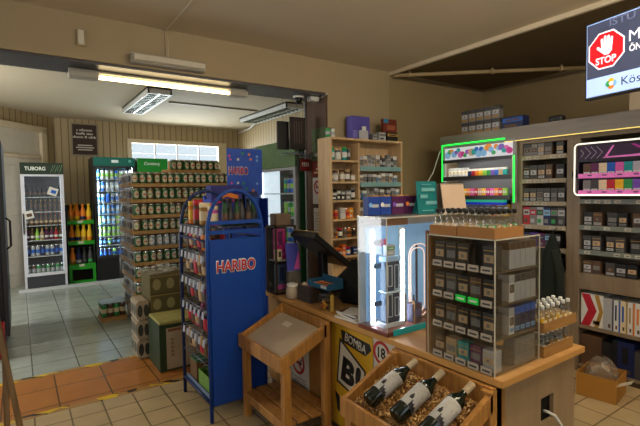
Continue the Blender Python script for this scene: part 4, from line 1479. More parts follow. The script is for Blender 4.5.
for k in range(4):
    z = k * PITCH
    sh = MB().box(0.005, W - 0.005, 0.005, DD - 0.013, z + 0.002, z + 0.008, M('smoky_shelf', (108, 92, 74), 0.3)).build('shelf', ad)
    for s in range(5):
        y = DD - 0.030 - s * 0.0605
        g2 = GTAG if (k == 2 and s in (2, 3)) else PTAG
        b = MB().box(-0.006, -0.0015, y - 0.052, y - 0.004, z + 0.004, z + 0.030, g2)
        b.box(-0.0068, -0.006, y - 0.046, y - 0.012, z + 0.013, z + 0.020, DKGREY if g2 is PTAG else WHITE)
        o = b.build('price_tag', sh)
        if g2 is GTAG:
            o['label'] = 'bright green price tag'
    # packets that face the customer
    cols1 = (('black', 'black', 'dark grey', 'black', 'black'), ('black', 'brown', 'black', 'black', 'dark grey'), ('black', 'dark grey', 'black', 'brown', 'black'), ('black', 'black', 'black', 'grey', 'dark grey'))[k]
    if k == 0:
        cols1 = ('brown', 'tan', 'teal', 'plum', 'silver')
    for s in range(5):
        if k == 3 and s == 3:
            continue
        c = cols1[s]
        y = Y0 + DD - 0.030 - s * 0.0605 - 0.028
        me = me_pack(0.054, 0.045, 0.100 if k else 0.085, c, 'grey' if s % 2 else 'tan', 'gold', None)
        put(me, 'tobacco_packet', (X0 + 0.012, y, ZT + 0.0105 + z), RZX, '%s tobacco packet in the %s tier of the acrylic display, facing the stands' % (c, TIERN[k]), 'packet', 'customer-side packets in the %s tier' % TIERN[k])
    # packets that face the near end
    cc = ('grey', 'navy', 'silver', 'silver')[k]
    lidc = ('grey', 'blue', 'dark grey', 'brown')[k]
    for s in range(5):
        x = X0 + 0.128 + s * 0.0385
        if s == 0 and k == 0:
            continue
        nd = k in (1, 2) and s == 0
        me = me_pack(0.036, 0.05, 0.108, 'white' if nd else cc, 'brown' if nd else None, 'silver' if nd else lidc, None if k != 1 else 'light blue')
        put(me, 'cigarette_packet', (x, Y0 + 0.010, ZT + 0.0105 + z), 0, '%s cigarette packet in the %s tier of the acrylic display, at its near end' % ('white' if nd else cc, TIERN[k]), 'packet', 'near-end packets in the %s tier' % TIERN[k])


def tray(name, label, cat, x0, x1, y0, y1, z0, h, m, slats=False):
    t = thing(name, label, cat, ((x0 + x1) / 2, (y0 + y1) / 2, z0))
    a, c = (x1 - x0) / 2, (y1 - y0) / 2
    MB().box(-a, a, -c, c, 0, 0.004, m).build('bottom', t)
    for bx in ((-a, -a + 0.004, -c, c), (a - 0.004, a, -c, c), (-a + 0.004, a - 0.004, -c, -c + 0.004), (-a + 0.004, a - 0.004, c - 0.004, c)):
        MB().box(*bx, 0.004, h, m).build('wall', t)
    return t


ZD = ZT + 0.001 + HH + 0.007
CARDO = M('orange_cardboard', (160, 110, 58), 0.75, bump=0.08)
tray('cardboard_tray', 'orange-brown cardboard tray of miniature bottles on the acrylic display, far one', 'tray', 1.489, 1.640, 1.182, 1.325, ZD, 0.040, CARDO)
tray('cardboard_tray', 'orange-brown cardboard tray of miniature bottles on the acrylic display, near one', 'tray', 1.489, 1.685, 1.004, 1.176, ZD, 0.042, CARDO)
MG = glass('mini_glass', (0.95, 0.93, 0.86), 0.16)


def me_mini(liq, cap):
    k = ('mini', liq, cap)
    if k in CACHE:
        return CACHE[k]
    b = MB()
    L = M('liquor_' + liq, PAL[liq], 0.1, spec=0.8)
    r, h = 0.0135, 0.105
    b.lathe([(r * 0.9, 0, MG), (r, 0.003, MG), (r, 0.062, MG), (r * 0.5, 0.080, MG), (r * 0.42, 0.088, BLACK if cap == 'black' else col(cap)), (r * 0.62, 0.089, col(cap)), (r * 0.62, 0.104, col(cap)), (r * 0.5, h, col(cap))], 10)
    b.lathe([(r * 0.82, 0.004, L), (r * 0.84, 0.045, L)], 8)
    b.box(-r * 0.8, r * 0.8, -r - 0.0008, -r + 0.002, 0.018, 0.042, col('cream'))
    CACHE[k] = b.mesh('mini_bottle')
    return CACHE[k]


def minis(x0, x1, y0, y1, z, nx, ny, liqs, caps, words, group, rz=RZX):
    for i in range(nx):
        for j in range(ny):
            x = x0 + (i + 0.5) * (x1 - x0) / nx
            y = y0 + (j + 0.5) * (y1 - y0) / ny
            put(me_mini(random.choice(liqs), caps), 'mini_bottle', (x, y, z), rz, words, 'bottle', group)


minis(1.497, 1.632, 1.190, 1.318, ZD + 0.0055, 4, 4, ('gold', 'tan', 'silver'), 'black', 'clear black-capped miniature bottle in the far cardboard tray', 'miniatures in the far cardboard tray')
minis(1.497, 1.677, 1.012, 1.168, ZD + 0.0055, 5, 5, ('gold', 'silver', 'tan', 'green'), 'black', 'clear black-capped miniature bottle in the near cardboard tray', 'miniatures in the near cardboard tray')

# two little wooden crates of miniature bottles at the counter's end
CRW = wood('crate_wood', (172, 126, 68), (140, 98, 48), 3, axis='X')
tray('wooden_crate', 'lower small wooden crate of miniature bottles at the counter end', 'crate', 1.822, 2.066, 0.990, 1.095, ZT + 0.001, 0.05, CRW)
minis(1.830, 2.058, 0.998, 1.087, ZT + 0.0065, 6, 3, ('gold', 'silver', 'brown'), 'white', 'pale-capped miniature bottle in the lower wooden crate', 'miniatures in the lower wooden crate', 0)
tray('wooden_crate', 'upper small wooden crate of miniature bottles stacked at the counter end', 'crate', 1.812, 2.085, 0.985, 1.10, ZT + 0.1135, 0.042, CRW)
minis(1.820, 2.077, 0.993, 1.092, ZT + 0.119, 6, 3, ('gold', 'yellow', 'tan'), 'white', 'pale-capped miniature bottle in the upper wooden crate', 'miniatures in the upper wooden crate', 0)
# ================================================================== TALL NARROW CASE, MONITOR AND SWEETS on the counter's far end
nc = thing('narrow_case', 'tall narrow dark-framed clear case with pink and blue packs at the far counter end', 'display case', (1.565, 2.80, ZT + 0.001))
FRB = M('bronze_frame', (66, 50, 42), 0.35, 0.4)
b = MB()
for x in (-0.085, 0.073):
    for y in (-0.075, 0.063):
        b.box(x, x + 0.012, y, y + 0.012, 0, 0.49, FRB)
for z in (0, 0.478):
    b.box(-0.085, 0.085, -0.075, -0.063, z, z + 0.012, FRB)
    b.box(-0.085, 0.085, 0.063, 0.075, z, z + 0.012, FRB)
    b.box(-0.085, -0.073, -0.063, 0.063, z, z + 0.012, FRB)
    b.box(0.073, 0.085, -0.063, 0.063, z, z + 0.012, FRB)
b.build('frame', nc)
MB().box(-0.075, 0.075, 0.055, 0.060, 0.012, 0.478, M('narrow_case_back', (60, 52, 50), 0.5)).build('back_panel', nc)
MB().box(-0.073, 0.073, -0.071, -0.068, 0.012, 0.478, CLEAR).build('pane', nc)
MB().box(-0.081, -0.078, -0.063, 0.063, 0.012, 0.478, CLEAR).build('pane', nc)
MB().box(-0.072, 0.072, -0.06, 0.055, 0.235, 0.241, EDGE).build('shelf', nc)
MB().box(-0.06, 0.06, -0.05, 0.05, 0.49, 0.575, M('narrow_case_top_box', (104, 84, 66), 0.6)).build('top_block', nc, bev=0.004)
t = thing('pink_pack', 'magenta pack with a dark figure behind glass in the top of the narrow case', 'pack', (1.560, 2.80, ZT + 0.001 + 0.2425))
MB().box(-0.045, 0.045, 0, 0.03, 0, 0.22, col('magenta')).build('body', t, bev=0.002)
MB().box(-0.018, 0.018, -0.001, 0, 0.10, 0.20, col('plum')).box(-0.03, 0.03, -0.001, 0, 0.02, 0.05, col('pink')).build('print', t)
t = thing('cream_pack', 'small cream pack standing in front of the magenta pack in the narrow case', 'pack', (1.525, 2.765, ZT + 0.001 + 0.2425))
MB().box(-0.028, 0.028, 0, 0.02, 0, 0.075, col('cream')).build('body', t, bev=0.002)
MB().box(0.0, 0.02, -0.001, 0, 0.02, 0.06, col('brown')).build('print', t)
t = thing('blue_grey_pack', 'blue-grey pack with a pink foot in the bottom of the narrow case', 'pack', (1.565, 2.79, ZT + 0.0145))
MB().box(-0.05, 0.05, 0, 0.03, 0, 0.19, C('slate_blue', (70, 92, 120))).build('body', t, bev=0.002)
MB().box(-0.045, 0.045, -0.001, 0, 0.01, 0.045, col('pink')).box(-0.02, 0.012, -0.001, 0, 0.07, 0.17, col('navy')).build('print', t)

mo = thing('till_monitor', 'black till monitor tilted steeply back on its foot behind the sweets', 'monitor', (1.735, 2.545, ZT + 0.001))
rot = Matrix.Rotation(0.66, 3, 'Y')
MB().obox((0.0, 0, 0.33), (0.36, 0.30, 0.045), rot, BLACK).build('housing', mo, bev=0.006)
MB().obox(Vector((0, 0, 0.33)) + rot @ Vector((0, 0, 0.0235)), (0.33, 0.27, 0.003), rot, M('monitor_screen', (34, 38, 36), 0.12)).build('screen', mo)
MB().obox(Vector((0, 0, 0.33)) + rot @ Vector((-0.165, 0, 0.028)), (0.03, 0.30, 0.010), rot, M('monitor_strip', (120, 104, 72), 0.4)).build('top_strip', mo, bev=0.002)
MB().beam((0.03, 0, 0.012), (0.02, 0, 0.31), 0.06, 0.05, BLACK, up=(1, 0, 0)).build('stand', mo, bev=0.006)
MB().box(-0.09, 0.12, -0.11, 0.11, 0, 0.014, BLACK).build('foot', mo, bev=0.004)
vc = thing('violet_card', 'upright blue-violet card with a pale corner beside the tilted monitor', 'card', (1.595, 2.69, ZT + 0.001))
MB().obox((0, 0, 0.265), (0.10, 0.006, 0.20), Matrix.Rotation(-0.12, 3, 'X'), C('violet_blue', (82, 84, 176))).build('board', vc)
MB().prism([(0.05, -0.016, 0.18), (0.0, -0.016, 0.18), (0.05, -0.002, 0.31)], (0, -0.003, 0), col('pink')).build('print', vc)
MB().box(-0.045, 0.045, -0.02, 0.02, 0, 0.17, M('card_holder', (92, 84, 74), 0.5)).build('holder', vc, bev=0.003)

tb = thing('tub', 'rounded white plastic tub on the counter edge beside the narrow case', 'tub', (1.530, 2.59, ZT + 0.001))
MB().lathe([(0.034, 0, M('tub_plastic', (180, 160, 136), 0.4)), (0.044, 0.01, M('tub_plastic', (180, 160, 136))), (0.046, 0.055, M('tub_plastic', (180, 160, 136))), (0.036, 0.082, M('tub_plastic', (180, 160, 136))), (0.034, 0.085, M('tub_plastic', (180, 160, 136)))], 20).build('body', tb)
MB().lathe([(0.037, 0.084, WHITE), (0.038, 0.086, WHITE), (0.038, 0.098, WHITE), (0.033, 0.101, WHITE)], 20).build('lid', tb)

sb = thing('sweet_box', 'open blue display box of orange sweets raised on clear legs above the counter', 'display box', (1.575, 2.26, ZT + 0.001))
SBL = C('sweet_blue', (34, 92, 124))
b = MB()
b.box(-0.06, 0.06, -0.11, 0.11, 0.128, 0.133, SBL)
b.box(-0.06, -0.056, -0.11, 0.11, 0.133, 0.158, SBL)
b.box(0.056, 0.06, -0.11, 0.11, 0.133, 0.19, SBL)
b.box(-0.056, 0.056, -0.11, -0.106, 0.133, 0.168, SBL)
b.box(-0.056, 0.056, 0.106, 0.11, 0.133, 0.168, SBL)
b.build('box', sb)
MB().box(-0.061, -0.060, -0.10, -0.04, 0.136, 0.154, WHITE).build('price_tag', sb)
for y in (-0.09, 0.085):
    MB().box(-0.05, 0.05, y, y + 0.005, 0, 0.128, ACRYL).build('clear_leg', sb)
rs = random.Random(9)
for k in range(16):
    i, j = divmod(k, 8)
    c = ('orange', 'red', 'orange', 'brown')[k % 4]
    m = MB().obox((0, 0, 0), (0.048, 0.020, 0.010), Matrix.Rotation(rs.uniform(-0.3, 0.3), 3, 'Z'), col(c)).obox((0, 0, 0.0055), (0.02, 0.012, 0.002), Matrix.Identity(3), col('cream')).mesh('sweet_bar', 0.003)
    put(m, 'sweet_bar', (1.548 + i * 0.055, 2.345 - j * 0.0245, ZT + 0.1425), 0, c + ' wrapped sweet bar in the raised blue box on the counter', 'sweet', 'sweet bars in the raised blue box')
jr = thing('sweet_jar', 'clear jar of red and orange sweets under the raised blue box', 'jar', (1.545, 2.22, ZT + 0.001))
MB().lathe([(0.034, 0, CLEAR), (0.038, 0.006, CLEAR), (0.038, 0.062, CLEAR), (0.032, 0.074, CLEAR), (0.032, 0.084, CLEAR)], 20).build('glass', jr)
b = MB()
for k in range(60):
    a, r, z = rs.uniform(0, 2 * PI), 0.028 * math.sqrt(rs.random()), rs.uniform(0.010, 0.046)
    c = col(rs.choice(('red', 'orange', 'brown', 'plum', 'yellow')))
    b.lathe([(0.003, -0.006, c), (0.0075, 0, c), (0.003, 0.006, c)], 6, o=(r * math.cos(a), r * math.sin(a), z))
tag(b.build('sweets', jr), 'mixed red and orange sweets', kind='stuff')
MB().lathe([(0.034, 0.084, col('dark grey')), (0.035, 0.086, col('dark grey')), (0.035, 0.098, col('dark grey')), (0.03, 0.1, col('dark grey'))], 20).build('lid', jr)
pt = thing('patterned_box', 'black and white patterned box of wrapped sweets behind the raised blue box', 'box', (1.585, 2.455, ZT + 0.001))
PB = M('patterned_black', (70, 62, 58), 0.5, var=0.95, scale=70)
rot = Matrix.Rotation(-0.45, 3, 'Y')
MB().box(-0.05, 0.05, -0.075, 0.075, 0, 0.11, PB).build('body', pt, bev=0.003)
b = MB()
for k in range(40):
    b.obox((rs.uniform(-0.045, 0.045), rs.uniform(-0.07, 0.07), 0.1105), (rs.uniform(0.006, 0.016), rs.uniform(0.006, 0.018), 0.003), Matrix.Rotation(rs.uniform(0, 3), 3, 'Z'), col(rs.choice(('white', 'cream', 'red', 'silver'))))
b.build('top_print', pt)
st = thing('wooden_stick', 'short pale wooden stick standing in a small foot by the sweet jar', 'stick', (1.53, 2.125, ZT + 0.001))
MB().box(-0.008, 0.008, -0.01, 0.01, 0.008, 0.105, M('stick_wood', (206, 168, 70), 0.5)).build('stick', st, bev=0.002)
MB().box(-0.016, 0.016, -0.02, 0.02, 0, 0.008, M('stick_foot', (180, 140, 60), 0.5)).build('foot', st, bev=0.002)
# black cloth bag crumpled behind the sweets
b = MB()
CL = M('black_cloth', (24, 26, 24), 0.85, bump=0.3, scale=30)
nu, nv = 22, 12
base = len(b.v)
rs = random.Random(21)
for j in range(nv + 1):
    v = j / nv
    for i in range(nu):
        a = 2 * PI * i / nu
        R = math.sin(PI * (0.04 + 0.96 * v) * 0.5 + 0.0) if v < 0.5 else 1.0
        prof = (0.55 + 0.45 * math.sin(PI * min(1, v * 1.15) * 0.85)) * (1 - 0.75 * max(0, v - 0.6) / 0.4)
        w = 1 + 0.13 * math.sin(3 * a + 5 * v) + 0.08 * math.sin(7 * a - 9 * v)
        b.v.append((0.13 * prof * w * math.cos(a), 0.19 * prof * w * math.sin(a), 0.25 * v * (1 + 0.15 * math.sin(2 * a + 1))))
for j in range(nv):
    for i in range(nu):
        b.face([base + j * nu + i, base + j * nu + (i + 1) % nu, base + (j + 1) * nu + (i + 1) % nu, base + (j + 1) * nu + i], CL, True)
b.face([base + i for i in reversed(range(nu))], CL)
b.face([base + nv * nu + i for i in range(nu)], CL)
bg = thing('cloth_bag', 'crumpled black cloth bag lying on the counter left of the lit case', 'bag', (1.80, 2.24, ZT + 0.001))
b.build('body', bg)
MB().tube([(-0.06, -0.08, 0.14), (-0.10, -0.16, 0.20), (-0.06, -0.22, 0.14), (0.0, -0.20, 0.06)], 0.008, CL, 8).build('strap', bg)
for k, (dx, dy, a, c, wd, lab) in enumerate(((0, 0, 0.1, 'cream', 0.19, 'lowest magazine of the small pile on the counter left of the lit case'), (0.012, 0.01, -0.12, 'grey', 0.18, 'middle magazine of the small pile on the counter left of the lit case'),
                                              (0.02, 0.02, 0.05, 'brown', 0.17, 'brown-covered magazine in the small pile on the counter'), (0.02, 0.0, 0.5, 'white', 0.15, 'loose white paper sheet on top of the magazine pile'))):
    th = 0.010 if k < 3 else 0.002
    z = ZT + 0.001 + 0.0105 * k
    m = MB().box(-0.075, 0.075, -wd / 2, wd / 2, 0, th, PAPER if k < 3 else col('white')).box(-0.0755, 0.0755, -wd / 2 - 0.0005, wd / 2 + 0.0005, th, th + 0.0004, col(c))
    o = m.build('magazine' if k < 3 else 'paper_sheet', loc=(1.57 + dx, 1.955 + dy, z), rz=a)
    tag(o, lab, 'magazine' if k < 3 else 'paper', 'magazines beside the lit case')

# ================================================================== PALE SHELF UNIT against the partition wall
su = thing('shelf_unit', 'pale wooden shelf unit of small goods against the partition wall', 'shelving', (2.308, 3.20, 0))
UW, UD, UH = 0.895, 0.20, 1.919
DVX = 0.334
MB().box(0, 0.022, 0, UD, 0, UH, PALEWOOD).build('side_panel', su, bev=0.002)
MB().box(UW - 0.022, UW, 0, UD, 0, UH, PALEWOOD).build('side_panel', su, bev=0.002)
MB().box(DVX - 0.01, DVX + 0.01, 0.005, UD, 0, UH - 0.02, PALEWOOD).build('divider', su)
MB().box(0.022, UW - 0.022, UD - 0.008, UD, 0.06, UH, PALEWOOD).build('back_panel', su)
MB().box(0, UW, -0.004, UD, UH, UH + 0.02, PALEWOOD).build('top_panel', su, bev=0.002)
LZ = (1.736, 1.541, 1.37, 1.196, 1.024, 0.854, 0.62, 0.36, 0.1)
RZ = (1.671, 1.52, 1.364, 1.191, 1.019, 0.80, 0.55, 0.3, 0.1)
for z in LZ:
    MB().box(0.022, DVX - 0.01, 0.004, UD - 0.008, z - 0.018, z, PALEWOOD).build('shelf', su)
BG = M('shelf_strip_blue_green', (132, 176, 178), 0.4, var=0.2, scale=6)
for k, z in enumerate(RZ):
    s = MB().box(DVX + 0.01, UW - 0.022, 0.004, UD - 0.008, z - 0.018, z, PALEWOOD).build('shelf', su)
    if k < 2:
        MB().box(DVX + 0.012, UW - 0.026, -0.006, 0.004, z - 0.03, z + 0.012, BG).build('price_strip', s)
ux, uy = 2.308 + 0.022, 3.213


def mixed(n, span, hmax, pool, where, group, x0, z, seed):
    rr = random.Random(seed)
    x = x0
    while True:
        kind, c, c2 = rr.choice(pool)
        ht = hmax * rr.uniform(0.72, 1.0)
        if kind == 'jar':
            wd = rr.choice((0.05, 0.056))
            me, nm, wds, ct2 = me_jar(wd / 2, round(ht, 2), c, c2, 'white'), 'jar', c + ' jar with a ' + c2 + ' lid', 'jar'
        elif kind == 'box':
            wd = rr.choice((0.045, 0.06))
            me, nm, wds, ct2 = me_box(wd, 0.06, round(ht, 2), c, c2, 'white'), 'small_box', c + ' small box', 'box'
        elif kind == 'pack':
            wd = 0.048
            me, nm, wds, ct2 = me_pack(wd, 0.04, round(ht, 2), c, 'grey', c2, 'silver'), 'tobacco_packet', c + ' packet', 'packet'
        else:
            wd = rr.choice((0.036, 0.04))
            me, nm, wds, ct2 = me_can(wd / 2, round(ht, 2), c, c2), 'tin', c + ' round tin', 'tin'
        if x + wd > x0 + span:
            break
        put(me, nm, (x + wd / 2, uy + (wd / 2 if kind in ('jar', 'tin') else 0) + rr.uniform(0, 0.02), z + 0.0012), 0, wds + ' ' + where, ct2, group)
        x += wd + rr.choice((0.004, 0.006, 0.016))


P1 = [('jar', 'black', 'dark grey'), ('jar', 'white', 'grey'), ('box', 'tan', 'brown'), ('jar', 'teal', 'green'), ('tin', 'dark grey', 'silver')]
P2 = [('jar', 'tan', 'brown'), ('jar', 'brown', 'tan'), ('jar', 'silver', 'brown'), ('tin', 'brown', 'cream')]
P3 = [('box', 'black', 'silver'), ('box', 'dark grey', 'grey'), ('jar', 'black', 'grey'), ('jar', 'yellow', 'green'), ('box', 'grey', 'silver')]
P4 = [('tin', 'orange', 'red'), ('jar', 'green', 'black'), ('jar', 'tan', 'white'), ('box', 'white', 'silver'), ('box', 'orange', 'yellow')]
P5 = [('tin', 'brown', 'black'), ('jar', 'black', 'red'), ('tin', 'orange', 'brown'), ('tin', 'grey', 'brown')]
P6 = [('jar', 'red', 'orange'), ('jar', 'blue', 'red'), ('box', 'orange', 'red'), ('box', 'navy', 'blue'), ('jar', 'orange', 'yellow')]
for k, (z, pool, hm, nm) in enumerate(((1.736, P1, 0.125, 'top'), (1.541, P2, 0.115, 'second'), (1.37, P3, 0.115, 'third'), (1.196, P4, 0.11, 'fourth'), (1.024, P5, 0.10, 'fifth'), (0.854, P6, 0.10, 'sixth'))):
    mixed(9, DVX - 0.036, hm, pool, 'on the %s shelf of the pale unit, left bay' % nm, 'goods on the %s shelf of the left bay' % nm, ux + 0.002, z, 40 + k)
Q = [('pack', 'silver', 'grey'), ('pack', 'grey', 'white'), ('pack', 'dark grey', 'silver'), ('pack', 'tan', 'white'), ('tin', 'dark grey', 'silver'), ('pack', 'light blue', 'white')]
for k, (z, hm, nm) in enumerate(((1.671, 0.13, 'top'), (1.52, 0.105, 'second'), (1.364, 0.11, 'third'), (1.191, 0.115, 'fourth'))):
    mixed(9, 0.515, hm, Q, 'on the %s shelf of the pale unit, right bay' % nm, 'goods on the %s shelf of the right bay' % nm, 2.308 + DVX + 0.014, z, 60 + k)
ZU = UH + 0.0215
t = thing('violet_box', 'large violet carton standing on top of the pale shelf unit', 'box', (2.742, 3.335, ZU))
MB().box(-0.113, 0.113, -0.045, 0.045, 0, 0.226, C('box_violet', (84, 76, 160))).build('body', t, bev=0.003)
MB().box(-0.10, 0.02, -0.0465, -0.045, 0.02, 0.09, C('box_violet_print', (120, 112, 190))).build('print', t)
t = thing('white_figure_pack', 'small white pack in front of the violet carton on the pale unit', 'pack', (2.742, 3.235, ZU))
MB().box(-0.05, 0.045, 0, 0.03, 0, 0.085, col('silver')).build('body', t, bev=0.003)
MB().box(-0.02, 0.025, 0.005, 0.025, 0.0855, 0.125, col('white')).build('top_pack', t, bev=0.003)
put(me_box(0.075, 0.05, 0.06, 'grey', 'dark grey', 'silver'), 'small_box', (2.87, 3.23, ZU), 0, 'low grey box on the pale unit, next to the small white pack', 'box')
put(me_box(0.085, 0.05, 0.078, 'silver', 'grey', 'dark grey'), 'small_box', (2.965, 3.23, ZU), 0, 'silver box on the pale unit left of the black and yellow box', 'box')
put(me_box(0.14, 0.08, 0.085, 'black', 'gold', 'black'), 'small_box', (3.098, 3.23, ZU), 0, 'black box with a yellow band at the right end of the pale unit', 'box')
t = thing('red_brown_box', 'red-brown printed box with a blue corner, on top of the black and yellow box', 'box', (3.082, 3.24, ZU + 0.0868))
MB().box(-0.095, 0.085, 0, 0.04, 0, 0.13, C('box_redbrown', (112, 44, 30))).build('body', t, bev=0.002)
MB().box(-0.095, -0.03, -0.001, 0, 0.09, 0.13, C('box_corner', (54, 130, 170))).box(-0.05, 0.06, -0.001, 0, 0.025, 0.07, C('box_tan', (160, 90, 60))).build('print', t)
for k, (x, c, lab) in enumerate(((2.345, 'green', 'green tin at the left end on top of the pale unit'), (2.395, 'white', 'white tin on top of the pale unit beside the green tin'))):
    put(me_can(0.022, 0.09, c, 'silver'), 'tin', (x, 3.28, ZU), 0, lab, 'tin')

# ================================================================== BLUE SWEET RACK
BLU = M('rack_blue', (8, 62, 146), 0.4)
BLUD = M('rack_dark_blue', (20, 44, 96), 0.4)
rk = thing('sweet_rack', 'tall blue wire rack of bagged sweets with a big blue side panel', 'rack', (0.955, 2.645, 0))
RW, RD = 0.385, 0.54


def arch(y, m, nm):
    pts = [(0, y, 0), (0, y, 1.13)]
    for k in range(1, 12):
        a = PI - PI * k / 12
        pts.append((RW / 2 + RW / 2 * math.cos(a), y, 1.15 + 0.32 * math.sin(a) ** 0.8))
    pts += [(RW, y, 1.13), (RW, y, 0)]
    MB().tube(pts, 0.0125, m, 10).build(nm, rk)


arch(0.0, BLU, 'frame_tube')
arch(RD, BLUD, 'frame_tube')
b = MB().box(0.012, RW - 0.012, -0.006, 0.006, 0.10, 1.16, BLU)
pn = b.build('side_panel', rk, bev=0.002)
text('lettering', 'HARIBO', 0.275, 0.086, M('letter_shadow_white', (226, 222, 218), 0.5), pn, (0.19, -0.0065, 0.985), '-Y', bold=0.06)
text('lettering', 'HARIBO', 0.266, 0.070, M('letter_red', (196, 30, 40), 0.5), pn, (0.19, -0.0078, 0.985), '-Y', bold=0.02)
for z in (1.205, 1.265):
    MB().box(0.0, RW, -0.008, 0.008, z - 0.012, z + 0.012, BLU).build('cross_rail', rk)
for x in (0.0, RW):
    for z in (0.12, 0.66, 1.15):
        MB().tube([(x, 0, z), (x, RD, z)], 0.008, BLUD, 8).build('side_rail', rk)
WIRE = M('wire_grey', (120, 128, 140), 0.3, 0.7)
LEV = (1.235, 1.06, 0.88, 0.70, 0.52, 0.34)
for k, z in enumerate(LEV):
    b = MB()
    for j in range(6):
        x = 0.008 + j * 0.072
        b.tube([(x, 0.02, z), (x, RD - 0.02, z)], 0.003, WIRE, 5)
    for j in range(8):
        y = 0.03 + j * 0.068
        b.tube([(-0.012, y, z - 0.003), (RW - 0.01, y, z - 0.003)], 0.003, WIRE, 5)
    b.build('wire_shelf', rk)
MB().box(0.012, RW - 0.012, 0.012, RD - 0.012, 0.115, 0.123, BLUD).build('bottom_tray', rk)
MB().box(0.012, 0.016, 0.012, RD - 0.012, 0.123, 0.15, M('tray_lip', (120, 140, 170), 0.4)).build('tray_lip', rk)
RTAG = M('rack_price_tag', (168, 172, 184), 0.6)
for k, z in enumerate(LEV[:-1]):
    for j in range(6):
        y = 0.07 + j * 0.08
        MB().obox((-0.016, y, z - 0.028), (0.003, 0.036, 0.046), Matrix.Rotation(0.12, 3, 'Y'), RTAG).build('price_tag', rk)
rs = random.Random(31)
LEVN = ('top', 'second', 'third', 'fourth', 'fifth')
pal2 = (('brown', 'red', 'gold', 'plum', 'orange', 'tan'), ('brown', 'tan', 'red', 'gold', 'brown', 'dark grey'), ('black', 'brown', 'navy', 'tan', 'plum', 'brown'), ('brown', 'red', 'magenta', 'plum', 'red', 'tan'), ('tan', 'brown', 'grey', 'gold', 'brown', 'tan'))
for k, z in enumerate(LEV[:5]):
    for j in range(6):
        c = pal2[k][j]
        for dep in range(2):
            c3 = c if dep == 0 else pal2[k][(j + 2) % 6]
            me = me_pouch(0.074, 0.142, c3, ('brown', 'tan', 'dark grey', 'red')[(j + k) % 4], 'grey' if j % 3 else c3, 0.028)
            put(me, 'sweet_bag', (0.955 + 0.03 + dep * 0.10, 2.645 + 0.47 - j * 0.08, z - 0.165 + 0.008), RZX, '%s sweet bag hanging on the %s level of the blue rack' % (c3, LEVN[k]), 'sweet bag', 'sweet bags on the %s level of the blue rack' % LEVN[k])
# tall bags and tubs standing on the top wire shelf
for j, (x, y, c, c2, ht) in enumerate(((1.02, 3.08, 'orange', 'yellow', 0.16), (1.02, 2.98, 'brown', 'red', 0.17), (1.03, 2.88, 'gold', 'cream', 0.15), (1.05, 2.78, 'pink', 'cream', 0.13), (1.13, 3.08, 'tan', 'orange', 0.14))):
    put(me_jar(0.036, ht, c, c2, c2), 'sweet_tub', (x, y, 1.2395), 0, '%s tub of sweets standing on top of the blue rack' % c, 'tub', 'tubs on top of the blue rack')
for j in range(6):
    c = ('forest', 'black', 'forest', 'dark grey', 'black', 'forest')[j]
    put(me_bottle(0.021, 0.175, c, 'dark grey' if j % 2 else 'brown', 'black', 0.6), 'sauce_bottle', (1.10 + j * 0.041, 2.70 + 0.015 * (j % 2), 1.2395), 0, '%s bottle standing under the arch on top of the blue rack' % ('dark green' if c == 'forest' else c), 'bottle', 'bottles on top of the blue rack')
bxx = thing('wooden_box', 'small brown box at the far end of the blue rack foot tray', 'box', (1.04, 3.06, 0.125))
MB().box(-0.06, 0.12, -0.07, 0.07, 0, 0.15, M('brown_box', (110, 80, 46), 0.7)).build('body', bxx, bev=0.003)
MB().box(-0.062, 0.122, -0.072, 0.072, 0.15, 0.158, M('green_lid', (60, 110, 70), 0.6)).build('lid', bxx)
gb = thing('open_carton', 'open green carton of packets on the blue rack foot tray', 'carton', (1.05, 2.82, 0.125))
LG = M('lime_carton', (108, 150, 60), 0.6, var=0.35, scale=22)
for bxs in ((-0.07, -0.065, -0.15, 0.13), (0.125, 0.13, -0.15, 0.13), (-0.065, 0.125, -0.15, -0.145), (-0.065, 0.125, 0.125, 0.13)):
    MB().box(*bxs, 0.004, 0.12, LG).build('wall', gb)
MB().box(-0.07, 0.13, -0.15, 0.13, 0, 0.004, CARD).build('bottom', gb)
for j in range(5):
    put(me_pack(0.05, 0.11, 0.10, 'dark grey' if j % 2 else 'plum', 'red', 'grey', None), 'sweet_packet', (1.05, 2.71 + j * 0.052, 0.131), RZX, ('dark grey' if j % 2 else 'plum') + ' sweet packet inside the open green carton', 'packet', 'packets in the open green carton')

# ================================================================== TELEVISION hung over the staff side
TVO = Vector((2.824, 1.302, 2.19))
tv = thing('television', 'flat television hung from the ceiling showing a stop sign with a raised hand', 'television', TVO, -PI / 2 + math.radians(-11))
# local: x runs to the viewer's right, y away from the viewer
TW, TH2 = 0.80, 0.447
MB().box(0, TW, 0, 0.035, -TH2 / 2, TH2 / 2, BLACK).build('housing', tv, bev=0.004)
scr = MB().box(0.012, TW - 0.012, -0.002, 0, -TH2 / 2 + 0.014, TH2 / 2 - 0.010, M('tv_screen_edge', (150, 176, 224), es=0.9, var=0.05)).build('screen', tv)
b = MB()
zs0, zs1 = -TH2 / 2 + 0.014, TH2 / 2 - 0.010
b.box(0.016, TW - 0.016, -0.003, -0.002, zs0 + 0.105, zs1 - 0.006, M('tv_slate', (62, 68, 92), es=0.7, var=0.45, scale=3))
b.box(0.016, TW - 0.016, -0.003, -0.002, zs0 + 0.004, zs0 + 0.105, M('tv_pale_blue', (170, 194, 238), es=0.95, var=0.05))
b.build('picture', scr)
b = MB()
cx, cz, R = 0.128, 0.042, 0.112
for rr, m, yy in ((R, M('tv_white', (236, 232, 240), es=0.9, var=0), -0.0035), (R * 0.92, M('tv_red', (214, 16, 28), es=0.8, var=0), -0.0042)):
    b.prism([(cx + rr * math.cos(PI / 8 + PI / 4 * k), yy, cz + rr * math.sin(PI / 8 + PI / 4 * k)) for k in range(8)], (0, 0.0008, 0), m)
b.build('stop_octagon', scr)
TVW = M('tv_white', (236, 232, 240))
